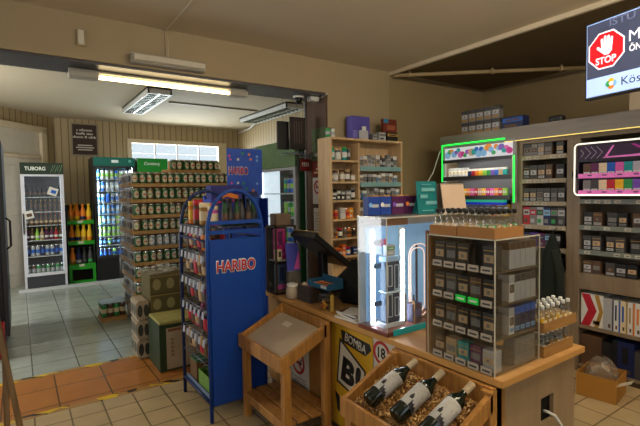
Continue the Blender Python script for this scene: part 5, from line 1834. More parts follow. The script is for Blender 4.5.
text('lettering', 'STOP', 0.118, 0.040, TVW, scr, (cx, -0.0055, cz - 0.056), '-Y', bold=0.03)
# raised hand: palm, four unequal fingers, thumb
b = MB()


def capsule(x0, z0, x1, z1, r):
    a = math.atan2(z1 - z0, x1 - x0)
    pts = []
    for k in range(7):
        an = a - PI / 2 + PI * k / 6
        pts.append((x1 + r * math.cos(an), -0.005, z1 + r * math.sin(an)))
    for k in range(7):
        an = a + PI / 2 + PI * k / 6
        pts.append((x0 + r * math.cos(an), -0.005, z0 + r * math.sin(an)))
    b.prism(pts, (0, 0.0007, 0), TVW)


hx, hz3 = cx + 0.004, cz + 0.002
b.prism([(hx - 0.030, -0.005, hz3 + 0.030), (hx + 0.032, -0.005, hz3 + 0.032), (hx + 0.030, -0.005, hz3 - 0.012), (hx + 0.012, -0.005, hz3 - 0.030), (hx - 0.012, -0.005, hz3 - 0.030), (hx - 0.028, -0.005, hz3 - 0.008)], (0, 0.0007, 0), TVW)
for dx, top in ((-0.024, 0.060), (-0.008, 0.072), (0.009, 0.070), (0.025, 0.058)):
    capsule(hx + dx, hz3 + 0.02, hx + dx * 1.15, hz3 + top, 0.0072)
capsule(hx - 0.020, hz3 - 0.010, hx - 0.050, hz3 + 0.018, 0.008)
b.build('raised_hand', scr)
text('lettering', 'ISTU', 0.14, 0.040, M('tv_grey_letters', (96, 104, 134), es=0.7, var=0), scr, (0.215, -0.0035, zs1 - 0.028), '-Y', bold=0.02)
text('lettering', 'M', 0.056, 0.058, TVW, scr, (0.283, -0.0055, 0.078), '-Y')
text('lettering', 'ÖN', 0.062, 0.045, TVW, scr, (0.287, -0.0055, 0.015), '-Y', bold=0.02)
text('lettering', 'Kösz', 0.130, 0.044, M('tv_dark_letters', (52, 56, 80), es=0.2, var=0), scr, (0.283, -0.0055, zs0 + 0.055), '-Y', bold=0.0)
b = MB()
for k, c in enumerate(('light blue', 'yellow', 'green', 'orange')):
    a = PI / 2 * k
    b.prism([(0.160 + 0.014 * math.cos(a) + 0.018 * math.cos(2 * PI * j / 10), -0.0045, zs0 + 0.055 + 0.014 * math.sin(a) + 0.018 * math.sin(2 * PI * j / 10)) for j in range(10)], (0, 0.0008 + 0.0001 * k, 0), M('tv_' + c.replace(' ', '_'), PAL[c], es=0.7, var=0))
b.prism([(0.160 + 0.011 * math.cos(2 * PI * j / 12), -0.0052, zs0 + 0.055 + 0.011 * math.sin(2 * PI * j / 12)) for j in range(12)], (0, 0.0008, 0), TVW)
b.build('corner_logo', scr)
MB().box(0.32, 0.48, 0.035, 0.06, -0.10, 0.10, DKGREY).box(0.38, 0.42, 0.05, 0.09, -0.05, ZC - TVO.z - 0.001, DKGREY).build('ceiling_mount', tv)

# ================================================================== STAFF SIDE: jacket, cardboard box
jk = thing('jacket', 'dark jacket hanging from a hook in front of the middle shelf bay', 'jacket', (3.535, 1.885, 0.42))
JM = M('dark_jacket_cloth', (28, 34, 28), 0.9, bump=0.25, scale=26)
b = MB()
nu, nv = 20, 14
base = 0
for j in range(nv + 1):
    v = j / nv
    wd = 0.085 - 0.015 * v if v < 0.75 else (0.085 - 0.015 * 0.75) * (1 - (v - 0.75) / 0.25 * 0.8)
    th = 0.042 * (1 - 0.4 * v)
    for i in range(nu):
        a = 2 * PI * i / nu
        w = 1 + 0.16 * math.sin(5 * a + 1.3 * math.sin(4 * v)) * (1 - v) + 0.05 * math.sin(9 * a)
        b.v.append((-0.005 + th * w * math.cos(a) - 0.0, wd * w * math.sin(a) - 0.03 * v, 0.66 * v))
for j in range(nv):
    for i in range(nu):
        b.face([j * nu + i, j * nu + (i + 1) % nu, (j + 1) * nu + (i + 1) % nu, (j + 1) * nu + i], JM, True)
b.face(list(reversed(range(nu))), JM)
b.face([nv * nu + i for i in range(nu)], JM)
b.build('body', jk)
MB().tube([(-0.02, -0.06, 0.54), (-0.03, -0.10, 0.38), (-0.025, -0.105, 0.16), (-0.02, -0.09, 0.08)], 0.032, JM, 10).build('sleeve', jk)
MB().tube([(-0.02, 0.05, 0.54), (-0.03, 0.065, 0.38), (-0.025, 0.06, 0.16), (-0.02, 0.05, 0.08)], 0.032, JM, 10).build('sleeve', jk)
MB().tube([(0.0, -0.03, 0.655), (0.0, -0.03, 0.69), (0.058, -0.03, 0.70)], 0.004, DKGREY, 6).build('hook', jk)
cb = thing('cardboard_box', 'open yellow cardboard box on the floor before the right shelf bay', 'box', (3.33, 1.40, 0.001), 0.15)
YC = M('yellow_cardboard', (180, 126, 50), 0.7)
for bxs in ((-0.13, -0.125, -0.12, 0.12), (0.125, 0.13, -0.12, 0.12), (-0.125, 0.125, -0.12, -0.115), (-0.125, 0.125, 0.115, 0.12)):
    MB().box(*bxs, 0.004, 0.16, YC).build('wall', cb)
MB().box(-0.13, 0.13, -0.12, 0.12, 0, 0.004, CARD).build('bottom', cb)
MB().obox((-0.09, -0.16, 0.145), (0.07, 0.09, 0.003), Matrix.Rotation(-0.5, 3, 'X'), M('white_flap', (206, 196, 176), 0.6)).build('flap', cb)
b = MB()
FILM = film('clear_bag_film', (176, 160, 140), 0.42)
nu, nv = 18, 8
rs = random.Random(3)
for j in range(nv + 1):
    v = j / nv
    for i in range(nu):
        a = 2 * PI * i / nu
        pr = math.cos(v * PI / 2 * 0.92) ** 0.6
        w = 1 + 0.10 * math.sin(5 * a + 3 * v) + rs.uniform(-0.05, 0.05)
        b.v.append((0.115 * pr * w * math.cos(a), 0.105 * pr * w * math.sin(a), 0.10 + 0.17 * v))
for j in range(nv):
    for i in range(nu):
        b.face([j * nu + i, j * nu + (i + 1) % nu, (j + 1) * nu + (i + 1) % nu, (j + 1) * nu + i], FILM, True)
o = b.build('plastic_bag', loc=(3.33, 1.40, 0.0), rz=0.15)
tag(o, 'crumpled clear plastic bag bulging out of the yellow cardboard box', 'bag')
rs = random.Random(8)
for k in range(7):
    a = k * 0.9
    o = put(me_jar(0.026, 0.075, ('brown', 'dark grey', 'red')[k % 3], 'black', 'cream'), 'jar', (3.33 + 0.06 * math.cos(a), 1.40 + 0.055 * math.sin(a), 0.006), 0, 'small dark jar inside the yellow cardboard box', 'jar', 'jars in the yellow cardboard box')
# ================================================================== REAR ROOM
# ---- pallet of canned beer: nine tiers of cardboard trays, cans along the two faces one sees
PX0, PX1, PY0, PY1 = 1.03, 2.20, 5.14, 5.90
pl = thing('pallet', 'low wooden pallet under the tall wall of canned drinks', 'pallet', ((PX0 + PX1) / 2, (PY0 + PY1) / 2, 0))
PLW = wood('pallet_wood', (150, 116, 74), (110, 82, 48), 2, axis='X')
for k in range(7):
    MB().box(-0.58, 0.58, -0.375 + k * 0.115, -0.315 + k * 0.115, 0.112, 0.130, PLW).build('deck_board', pl)
for x in (-0.55, -0.05, 0.45):
    MB().box(x, x + 0.1, -0.375, 0.375, 0.0, 0.112, PLW).build('bearer', pl)
TRAYC = M('tray_cardboard', (178, 136, 80), 0.75, bump=0.05)
TIER = 0.1755
CAN = me_beer('green', 'badge', 'red')
CAN2 = me_beer('brown', 'badge', 'green')
CAN3 = me_beer('silver', 'white', 'tan')
CANS = me_beer('white', 'dark grey', 'brown')
WRAP = film('shrink_film', (232, 232, 234), 0.22)
tot = 0
for k in range(10):
    z = 0.1315 + k * TIER
    x0, x1, y0, y1 = (PX0, PX1, PY0, PY1) if k < 9 else (1.55, PX1, 5.50, PY1)
    h = (x1 - x0) / 2
    t = thing('can_tray', ('short cardboard can tray set back on top of the wall of cans' if k == 9 else '%s cardboard tray from the floor in the wall of cans' % ('first', 'second', 'third', 'fourth', 'fifth', 'sixth', 'seventh', 'eighth', 'ninth')[k]), 'tray', ((x0 + x1) / 2, y0, z), 0, 'trays in the wall of cans')
    b = MB()
    b.box(-h, h, 0, y1 - y0, 0, 0.004, TRAYC)
    b.box(-h, h, 0, 0.004, 0.004, 0.040, TRAYC)
    b.box(-h, -h + 0.004, 0.004, y1 - y0, 0.004, 0.052, TRAYC)
    b.box(h - 0.004, h, 0.004, y1 - y0, 0.004, 0.052, TRAYC)
    b.build('tray_board', t)
    MB().box(-h + 0.082, h - 0.006, 0.085, y1 - y0 - 0.004, 0.004, TIER - 0.006, TRAYC).build('inner_packing', t)
    n = int((x1 - x0 - 0.012) / 0.0765)
    gap = (x1 - x0 - 0.012) / n
    for i in range(n):
        c = CAN if (i * 7 + k * 3) % 5 else CAN2
        wds = 'green beer can in the front row of the wall of cans'
        if k == 4 and i > 1:
            c, wds = CAN3, 'silver-green beer can in the middle tier of the wall of cans'
        elif c is CAN2:
            wds = 'brown beer can in the front row of the wall of cans'
        put(c, 'beer_can', (x0 + 0.006 + gap * (i + 0.5), y0 + 0.0425, z + 0.0045), random.uniform(-0.5, 0.4), wds, 'can', 'beer cans facing the shop in the wall of cans')
        tot += 1
    m = int((y1 - y0 - 0.09) / 0.0765)
    if k < 9:
        for i in range(m):
            put(CANS, 'beer_can', (x0 + 0.0425, y0 + 0.085 + 0.0765 * (i + 0.5), z + 0.0045), RZX + random.uniform(-0.4, 0.4), 'white and dark beer can under film on the left side of the wall of cans', 'can', 'beer cans on the film-wrapped side of the wall of cans')
b = MB()
ny, nz = 14, 20
rs = random.Random(17)
base = 0
for j in range(nz + 1):
    for i in range(ny + 1):
        b.v.append((-0.012 + rs.uniform(-0.008, 0.006), PY0 - 5.52 + 0.02 + (PY1 - PY0 - 0.03) * i / ny, 0.10 + 1.60 * j / nz))
for j in range(nz):
    for i in range(ny):
        a = j * (ny + 1) + i
        b.face([a, a + 1, a + ny + 2, a + ny + 1], WRAP, True)
o = b.build('shrink_film', loc=(PX0 - 0.012, 5.52, 0))
tag(o, 'cloudy shrink film covering the left side of the wall of cans', 'film')

# ---- nearer stack of cartons at the opening
GCART = M('dark_green_carton', (62, 78, 44), 0.6)
BCART = M('olive_carton', (96, 86, 46), 0.65, var=0.2)


def carton(name, label, cat, x0, x1, y0, y1, z0, h, body, badge, group=None, badges=2):
    t = thing(name, label, cat, ((x0 + x1) / 2, y0, z0), 0, group)
    a = (x1 - x0) / 2
    MB().box(-a, a, 0, y1 - y0, 0, h, body).build('body', t, bev=0.003)
    if badge:
        b = MB()
        for k in range(badges):
            cx = -a + (k + 0.5) * 2 * a / badges
            n = 14
            b.prism([(cx + 0.036 * math.cos(2 * PI * q / n), -0.0015, h * 0.5 + min(0.05, h * 0.34) * math.sin(2 * PI * q / n)) for q in range(n)], (0, 0.0015, 0), badge)
        b.box(-a, a, -0.0012, 0, h * 0.90, h * 0.95, M('carton_gold_line', (150, 130, 70), 0.5))
        b.build('print', t)
    MB().box(-a + 0.01, a - 0.01, (y1 - y0) * 0.48, (y1 - y0) * 0.52, h, h + 0.0006, M('carton_tape', (150, 120, 80), 0.3)).build('tape', t)
    return t


BADGE = M('carton_badge', (150, 142, 92), 0.6)
zz = 0.001
for k, (h, body, lab) in enumerate(((0.19, GCART, 'lowest dark green carton of the stack behind the blue rack'), (0.185, GCART, 'second dark green carton of the stack behind the blue rack'), (0.185, BCART, 'third, olive carton with round badges behind the blue rack'), (0.165, BCART, 'topmost carton under clear film behind the blue rack'))):
    carton('drinks_carton', lab, 'carton', 0.925, 1.40, 4.03, 4.36, zz, h, body, BADGE, 'drinks cartons behind the blue rack', 4)
    zz += h + 0.0015
b = MB()
nx, ny = 12, 8
for j in range(ny + 1):
    for i in range(nx + 1):
        x, y = -0.245 + 0.49 * i / nx, -0.04 + 0.40 * j / ny
        zq = 0.012 + rs.uniform(0, 0.02) + 0.035 * math.exp(-((x + 0.02) ** 2) / 0.006)
        if i == 0 or j == 0:
            zq -= 0.012
        b.v.append((x, y, zq))
for j in range(ny):
    for i in range(nx):
        a = j * (nx + 1) + i
        b.face([a, a + 1, a + nx + 2, a + nx + 1], film('loose_clear_film', (206, 200, 186), 0.35), True)
o = b.build('clear_film', loc=(1.16, 4.03, zz + 0.001))
tag(o, 'loose clear film bunched over the topmost carton behind the blue rack', 'film')
# film-wrapped can packs beside that stack
WPK = M('wrapped_pack_white', (176, 160, 134), 0.35, var=0.3, scale=18)
for k in range(3):
    t = thing('wrapped_can_pack', ('lowest', 'middle', 'topmost')[k] + ' white film-wrapped can pack in the narrow stack beside the cartons', 'can pack', (0.865, 4.05, 0.001 + k * 0.172), 0, 'film-wrapped can packs')
    MB().box(-0.05, 0.055, 0, 0.28, 0, 0.168, WPK).build('wrap', t, bev=0.012, seg=2)
    b = MB()
    for side in range(2):
        for q in range(2 if side == 0 else 4):
            n = 12
            if side == 0:
                cx = -0.024 + q * 0.052
                b.prism([(cx + 0.022 * math.cos(2 * PI * u / n), -0.001, 0.084 + 0.055 * math.sin(2 * PI * u / n)) for u in range(n)], (0, 0.001, 0), M('can_dark_print', (58, 62, 52), 0.4))
            else:
                cy = 0.04 + q * 0.068
                b.prism([(-0.051, cy + 0.026 * math.cos(2 * PI * u / n), 0.084 + 0.055 * math.sin(2 * PI * u / n)) for u in range(n)], (0.001, 0, 0), M('can_dark_print', (58, 62, 52)))
    b.build('can_print', t)
# the green beer box nearest the threshold
gx = thing('beer_box', 'dark green beer box with a yellow-green top, standing nearest the threshold', 'box', (1.085, 3.64, 0.001))
MB().box(-0.19, 0.19, 0, 0.36, 0, 0.385, M('beer_box_green', (44, 62, 36), 0.5)).build('body', gx, bev=0.003)
MB().box(-0.185, 0.185, 0.005, 0.355, 0.385, 0.41, M('beer_box_lid', (168, 160, 92), 0.5, var=0.3, scale=20)).build('top_print', gx, bev=0.004)
MB().box(-0.135, 0.19, -0.002, 0, 0.015, 0.355, M('beer_box_panel', (176, 160, 132), 0.6)).build('front_panel', gx)
b = MB()
for k in range(5):
    b.box(-0.10, -0.075, -0.0035, -0.002, 0.12 + k * 0.032, 0.14 + k * 0.032, M('beer_box_letters', (140, 120, 92), 0.6))
b.box(-0.12, 0.05, -0.0035, -0.002, 0.325, 0.348, M('beer_box_red', (132, 84, 58), 0.6))
b.build('front_print', gx)
# low shrink-wrapped tray on the grey floor
lw = thing('wrapped_tray', 'low shrink-wrapped tray of cans alone on the grey floor tiles', 'can tray', (0.862, 5.50, 0.001))
MB().box(-0.136, 0.136, 0, 0.26, 0, 0.045, TRAYC).build('tray_board', lw)
MB().box(-0.137, 0.137, -0.002, 0.262, 0.207, 0.212, M('wrap_blue_white', (178, 190, 206), 0.3, var=0.2, scale=30)).build('film_top', lw)
for i in range(4):
    for j in range(3):
        put(me_can(0.032, 0.158, 'brown' if (i + j) % 2 else 'green', 'cream'), 'drink_can', (0.862 - 0.1 + i * 0.0665, 5.50 + 0.05 + j * 0.078, 0.047), 0, ('brown' if (i + j) % 2 else 'green') + ' can in the low wrapped tray on the floor', 'can', 'cans in the low wrapped tray')

# ------------------------------------------------------------------ upright coolers
def cooler(name, label, x0, x1, y0, dep, ztop, body, header_h, header_m, kick, shelves, light, frame=None, kick_m=None, rz=0.0, origin=None, wall_t=0.03):
    """glass-door cooler whose door faces -Y before turning"""
    t = thing(name, label, 'cooler', origin or ((x0 + x1) / 2, y0, 0), rz)
    a = (x1 - x0) / 2
    b = MB()
    b.box(-a, -a + wall_t, 0.0, dep, 0, ztop, body)
    b.box(a - wall_t, a, 0.0, dep, 0, ztop, body)
    b.box(-a + wall_t, a - wall_t, dep - 0.03, dep, 0, ztop, body)
    b.box(-a + wall_t, a - wall_t, 0, dep - 0.03, ztop - 0.03, ztop, body)
    b.box(-a + wall_t, a - wall_t, 0.02, dep - 0.03, 0, kick, kick_m or body)
    b.build('cabinet', t)
    lcol = (96, 98, 104) if light == 1 else ((150, 206, 226) if light == 14 else (214, 220, 222))
    MB().box(-a + wall_t, a - wall_t, dep - 0.034, dep - 0.030, kick, ztop - 0.03, M('cooler_liner_%d' % light, lcol, 0.5)).build('liner', t)
    h = MB().box(-a, a, -0.03, 0.0, ztop - header_h, ztop, header_m).build('header', t, bev=0.003)
    fm = frame or DKGREY
    b = MB()
    z0, z1 = kick, ztop - header_h - 0.004
    for q in ((-a, -a + 0.045, z0, z1), (a - 0.045, a, z0, z1), (-a + 0.045, a - 0.045, z0, z0 + 0.05), (-a + 0.045, a - 0.045, z1 - 0.03, z1)):
        b.box(q[0], q[1], -0.028, -0.002, q[2], q[3], fm)
    d = b.build('door', t)
    MB().box(-a + 0.045, a - 0.045, -0.018, -0.012, z0 + 0.05, z1 - 0.03, CLEAR).build('pane', d)
    MB().box(-a + 0.008, -a + 0.022, -0.055, -0.028, z0 + (z1 - z0) * 0.42, z0 + (z1 - z0) * 0.62, BLACK).build('handle', d, bev=0.003)
    for z in shelves:
        MB().box(-a + wall_t, a - wall_t, 0.02, dep - 0.04, z - 0.012, z, M('cooler_shelf', (196, 200, 202), 0.4)).build('shelf', t)
    if light:
        LM = M('cooler_light_%d' % light, (190, 226, 255) if light == 14 else (228, 240, 255), es={1: 0.9, 14: 100}.get(light, light), var=0)
        for s in (-1, 1):
            MB().box(s * (a - wall_t - 0.012) - 0.006, s * (a - wall_t - 0.012) + 0.006, 0.012, 0.022, kick + 0.06, z1 - 0.03, LM).build('light_strip', t)
    return t, h, a


# dark-headed cooler by the slanting wall
KG = M('kick_grey', (60, 62, 66), 0.4)
HG = M('header_dark_green', (24, 44, 28), 0.35, es=0.05)
SHV5 = (0.52, 0.77, 1.00, 1.21, 1.44)
t1, h1, a1 = cooler('drinks_cooler', 'white-framed drinks cooler with a dark green header, before the white door', 0.035, 0.60, 8.05, 0.50, 1.965, M('cooler_white', (206, 208, 214), 0.4), 0.175, HG, 0.22, SHV5, 1,
                    frame=M('cooler_door_white', (208, 210, 218), 0.4), kick_m=KG)
text('lettering', 'TUBORG', 0.27, 0.058, M('header_letters', (214, 220, 206), es=0.3, var=0), h1, (-0.09, -0.0315, 1.965 - 0.09), '-Y', bold=0.02)
b = MB()
for k in range(5):
    b.beam((0.11 + k * 0.03, -0.031, 1.82 + 0.02 * (k % 2)), (0.15 + k * 0.03, -0.031, 1.93), 0.002, 0.006, M('header_pale_lines', (150, 190, 140), es=0.25), up=(0, 1, 0))
ring(b, 0.0, 0.001, HG)
b.build('header_print', h1)
for (x, z, s, lab) in ((0.13, 1.47, 0.35, 'sticker'), (-0.20, 1.12, -0.2, 'sticker')):
    b = MB()
    b.obox((x, -0.031, z + 0.05), (0.13, 0.003, 0.12), Matrix.Rotation(s, 3, 'Y'), WHITE)
    b.obox((x + 0.01, -0.033, z + 0.045), (0.07, 0.002, 0.05), Matrix.Rotation(s, 3, 'Y'), col('blue' if x > 0 else 'brown'))
    o = b.build('sticker', t1)
cfg = (('green', 'silver', 'silver', 'can'), ('silver', 'blue', 'white', 'can'), ('plum', 'white', 'gold', 'b'), ('brown', 'tan', 'red', 'b'), ('brown', 'dark grey', 'gold', 'b'), ('black', 'brown', 'dark grey', 'b'))
nmr = ('lowest', 'second', 'third', 'fourth', 'fifth', 'top')
for k, z in enumerate((0.22, 0.52, 0.77, 1.00, 1.21, 1.44)):
    cb_, cl_, cc_, kd = cfg[k]
    for i in range(8):
        if kd == 'can':
            body = ('forest' if i % 2 else 'green') if k == 0 and i > 1 else ('brown' if k == 0 else ('silver' if i % 3 else 'navy'))
            me, nm, wds, ct2 = me_can(0.029, 0.17, body, cl_), 'drink_can', body + ' can', 'can'
        else:
            body = cb_
            if k == 2:
                body = ('plum', 'brown', 'lime', 'tan', 'plum', 'plum', 'red', 'brown')[i]
            me, nm, wds, ct2 = me_bottle(0.028, 0.185, body, cl_, cc_, lab=(0.2, 0.38)), 'drink_bottle', body + ' bottle', 'bottle'
        put(me, nm, (0.035 + 0.062 + i * 0.063, 8.05 + 0.075, z + 0.001), random.uniform(0, 6), wds.replace('forest', 'dark green') + ' on the %s shelf of the dark-headed white cooler' % nmr[k], ct2, 'drinks on the %s shelf of the white cooler' % nmr[k])

# green crate rack of juice bottles
GRK = M('rack_green', (36, 150, 34), 0.45)
gr = thing('bottle_rack', 'bright green rack of juice bottles between the two tall coolers', 'rack', (0.835, 8.22, 0))
for x in (-0.195, 0.18):
    MB().box(x, x + 0.015, 0, 0.36, 0, 1.30, M('rack_side_dark', (34, 44, 34), 0.5)).build('side_panel', gr)
MB().box(-0.18, 0.18, 0.345, 0.36, 0, 1.30, M('rack_back', (52, 46, 36), 0.6)).build('back_panel', gr)
for z in (0.30, 0.68, 1.02):
    s = MB().box(-0.18, 0.18, 0.005, 0.345, z - 0.02, z, GRK).build('shelf', gr)
    MB().box(-0.195, 0.195, -0.012, 0.0, z - 0.04, z + 0.025, GRK).build('shelf_front', s)
    MB().box(-0.05, 0.03, -0.0145, -0.012, z - 0.02, z + 0.018, TAGW).build('price_tag', s)
b = MB()
b.box(-0.195, -0.15, -0.012, 0.0, 0, 0.26, GRK).box(0.15, 0.195, -0.012, 0.0, 0, 0.26, GRK).box(-0.15, 0.15, -0.012, 0, 0, 0.05, GRK).box(-0.15, 0.15, -0.012, 0, 0.23, 0.26, GRK)
b.build('foot_front', gr)
jc = ((('orange', 'gold'), ('navy', 'silver'), ('black', 'dark grey'), ('dark grey', 'green')), (('orange', 'navy'), ('yellow', 'navy'), ('yellow', 'gold'), ('yellow', 'orange')), (('orange', 'gold'), ('orange', 'yellow'), ('orange', 'navy'), ('yellow', 'orange')))
for k, z in enumerate((0.30, 0.68, 1.02)):
    for i in range(4):
        b1, c1 = jc[k][i]
        put(me_bottle(0.041, 0.29, b1, c1, b1, 0.5, 12, (0.12, 0.3)), 'juice_bottle', (0.835 - 0.132 + i * 0.088, 8.285, z + 0.001), 0, '%s bottle with %s label on the %s shelf of the green rack' % (b1, c1, ('bottom', 'middle', 'top')[k]), 'bottle', 'bottles on the %s shelf of the green rack' % ('bottom', 'middle', 'top')[k])
put(me_bottle(0.040, 0.30, 'yellow', 'green', 'yellow', 0.42, 12), 'juice_bottle', (0.78, 8.45, 1.021), 0, 'yellow bottle standing behind the front row on top of the green rack', 'bottle')

# tall dark cooler with teal header
HT = M('header_teal', (10, 96, 84), 0.35, es=0.22)
t2, h2, a2 = cooler('drinks_cooler', 'tall black cooler with a lit teal header, left of the wall of cans', 1.05, 1.70, 8.20, 0.60, 2.09, M('cooler_black', (34, 34, 36), 0.4), 0.145, HT, 0.38, (0.60, 0.755, 0.96, 1.13, 1.32, 1.52, 1.72), 14)
b = MB()
b.box(-0.05, 0.06, -0.032, -0.030, 2.0, 2.045, M('header_white_badge', (214, 226, 222), es=0.3, var=0))
b.box(0.22, 0.26, -0.032, -0.030, 2.01, 2.05, M('header_teal_print', (90, 170, 160), es=0.2))
b.build('header_print', h2)
cp = (('navy', 'blue'), ('navy', 'light blue'), ('lime', 'silver'), ('light blue', 'white'), ('light blue', 'silver'), ('silver', 'blue'), ('silver', 'white'), ('white', 'lime'))
lv = (0.38, 0.60, 0.755, 0.96, 1.13, 1.32, 1.52, 1.72)
for k, z in enumerate(lv):
    nxt = (lv + (1.93,))[k + 1]
    for i in range(8):
        b1, c1 = cp[k]
        if (i + k) % 4 == 3:
            b1 = 'blue' if k > 3 else 'lime'
        put(me_can(0.030, min(0.165, nxt - z - 0.03), b1, c1), 'drink_can', (1.05 + 0.075 + i * 0.0715, 8.28, z + 0.001), 0, '%s can on shelf row %s of the teal-headed cooler' % (b1, ('one at the bottom', 'two', 'three', 'four', 'five', 'six', 'seven', 'eight at the top')[k]), 'can', 'cans in the teal-headed cooler, row %d' % (k + 1))

# cooler with a bright green header, half hidden by the wall of cans
HGB = M('header_bright_green', (24, 120, 40), 0.35, es=0.25)
t3, h3, a3 = cooler('drinks_cooler', 'grey cooler with a bright green header behind the wall of cans', 1.74, 2.26, 8.20, 0.60, 2.09, M('cooler_grey', (150, 152, 150), 0.4), 0.24, HGB, 0.30, (0.6, 0.9, 1.2, 1.5), 3)
text('lettering', 'Carlsberg', 0.27, 0.07, M('header_letters', (214, 220, 206)), h3, (-0.01, -0.0315, 1.99), '-Y', shear=0.3)

# white-lit cooler against the opening's right jamb, door facing left
HGN = M('cooler_picture_green', (84, 110, 66), 0.4, es=0.04, var=0.5, scale=6)
t4, h4, a4 = cooler('drinks_cooler', 'brightly lit cooler of green and blue cans just beyond the jamb', 0, 0.90, 0, 0.58, 2.0, M('cooler_grey_side', (112, 114, 110), 0.4), 0.28, HGN, 0.35, (0.62, 0.90, 1.18, 1.44), 7,
                    frame=M('cooler_frame_silver', (150, 152, 150), 0.35), rz=RZX, origin=(2.40, 4.36, 0), wall_t=0.05)
MB().box(a4, a4 + 0.004, 0.02, 0.56, 0.06, 1.95, M('cooler_side_green', (22, 74, 40), 0.35)).build('green_side', t4)
MB().box(-a4 + 0.052, 0.02, 0.025, 0.03, 0.36, 1.69, M('cooler_side_light', (222, 238, 255), es=0.8, var=0.4, scale=90)).build('light_panel', t4)
for k, z in enumerate((0.35, 0.62, 0.90, 1.18, 1.44)):
    for i in range(5):
        c = ('navy', 'green', 'blue', 'green', 'blue')[k] if i % 3 else ('green', 'blue', 'teal', 'lime', 'teal')[k]
        put(me_can(0.032, 0.17, c, 'silver' if i % 2 else 'lime'), 'drink_can', (2.40 + 0.09, 4.36 - 0.07 - i * 0.071, z + 0.001), 0, '%s can on the %s shelf of the cooler beyond the jamb' % (c, nmr[k]), 'can', 'cans on the %s shelf of the cooler beyond the jamb' % nmr[k])
t5, h5, a5 = cooler('drinks_cooler', 'dim grey cooler behind the brightly lit one', 0, 0.80, 0, 0.58, 2.0, M('cooler_grey_side', (112, 114, 110)), 0.28, M('cooler_header_grey', (132, 136, 130), 0.4), 0.35, (0.7, 1.1, 1.45), 2,
                    frame=M('cooler_frame_silver', (150, 152, 150)), rz=RZX, origin=(2.42, 5.25, 0), wall_t=0.05)

# black display boards hung from the lintel in front of the lit cooler, with a clear ledge below
bd = thing('hanging_screen', 'plain black screen hung from the soffit, left of the striped board', 'screen', (2.125, 3.72, 1.862))
MB().box(-0.062, 0.062, -0.015, 0.015, 0, 0.27, BLACK).build('panel', bd, bev=0.003)
MB().box(-0.0015, 0.0015, -0.0015, 0.0015, 0.27, 0.4985, GREY).build('hanger', bd)
bd2 = thing('hanging_board', 'dark board with upright pale streaks hung from the soffit beside the jamb', 'board', (2.255, 3.66, 1.862))
MB().box(-0.088, 0.085, -0.012, 0.012, 0, 0.31, M('dark_brown_board', (40, 30, 26), 0.5)).build('panel', bd2, bev=0.003)
MB().box(-0.0015, 0.0015, -0.0015, 0.0015, 0.31, 0.4985, GREY).build('hanger', bd2)
b = MB()
for k in range(4):
    b.box(-0.045 + k * 0.026, -0.039 + k * 0.026, -0.0135, -0.012, 0.05 + 0.01 * (k % 2), 0.27, M('board_streak', (96, 84, 72), 0.6))
b.build('streaks', bd2)
tr = thing('clear_tray', 'crumpled clear plastic tray on a bracket under the hanging black screens', 'tray', (2.30, 3.69, 1.80))
b = MB()
nx, ny = 12, 6
for j in range(ny + 1):
    for i in range(nx + 1):
        b.v.append((-0.20 + 0.325 * i / nx, -0.10 + 0.18 * j / ny, 0.012 + rs.uniform(0, 0.03)))
for j in range(ny):
    for i in range(nx):
        a = j * (nx + 1) + i
        b.face([a, a + 1, a + nx + 2, a + nx + 1], film('tray_film', (176, 190, 204), 0.5), True)
b.build('film', tr)
MB().box(-0.20, 0.125, -0.10, 0.08, 0, 0.006, ACRYL).build('plate', tr)
MB().box(-0.01, 0.129, -0.005, 0.005, -0.014, 0.0, GREY).build('bracket', tr)
rp = thing('red_sign', 'dark red header sign with pale letters under the clear tray by the jamb', 'sign', (2.385, 3.74, 1.66))
MB().box(-0.055, 0.050, -0.006, 0.006, 0, 0.12, M('deep_red_sign', (120, 24, 24), 0.5)).build('board', rp)
b = MB()
for k in range(4):
    b.box(-0.04 + k * 0.022, -0.026 + k * 0.022, -0.0075, -0.006, 0.045, 0.085, M('sign_pale', (196, 186, 176), 0.5))
b.build('print', rp)

# signs on the brown jamb
JX = 2.4385
t = thing('poster', 'green leafy poster high on the brown jamb', 'poster', (JX, 3.575, 1.76))
MB().box(-0.001, 0, -0.135, 0.115, 0, 0.31, M('leafy_print', (74, 92, 50), 0.6, var=0.75, scale=22)).build('sheet', t)
MB().box(-0.002, -0.001, -0.08, 0.06, 0.04, 0.07, M('leafy_letters', (186, 178, 150), 0.6)).build('print', t)
t = thing('poster', 'red-brown poster on the brown jamb between the leafy poster and the no smoking sheet', 'poster', (JX, 3.575, 1.60))
MB().box(-0.001, 0, -0.135, 0.115, 0, 0.15, M('red_brown_print', (126, 40, 34), 0.6, var=0.5, scale=18)).build('sheet', t)
b = MB()
for k in range(3):
    b.box(-0.002, -0.001, -0.11, 0.08 - 0.03 * k, 0.03 + k * 0.036, 0.048 + k * 0.036, M('poster_cream_print', (206, 180, 140), 0.6))
b.build('print', t)
t = thing('no_smoking_sign', 'white no smoking sheet on the brown jamb beside the pale shelf unit', 'sign', (JX, 3.60, 1.33))
MB().box(-0.001, 0, -0.085, 0.085, 0, 0.26, PAPER).build('sheet', t)
b = MB()
ring(b, 0.048, 0.066, RED, 0.0, 0.165)
b.beam((-0.0015, 0.042, 0.205), (-0.0015, -0.042, 0.125), 0.013, 0.001, RED, up=(1, 0, 0))
b.build('red_ring', t)
MB().box(-0.0018, -0.001, -0.035, 0.035, 0.158, 0.172, BLACK).build('cigarette_symbol', t)
t = thing('notice', 'plain white paper notice below the no smoking sheet on the jamb', 'notice', (JX, 3.60, 1.02))
MB().box(-0.001, 0, -0.075, 0.075, 0, 0.27, PAPER).build('sheet', t)
b = MB()
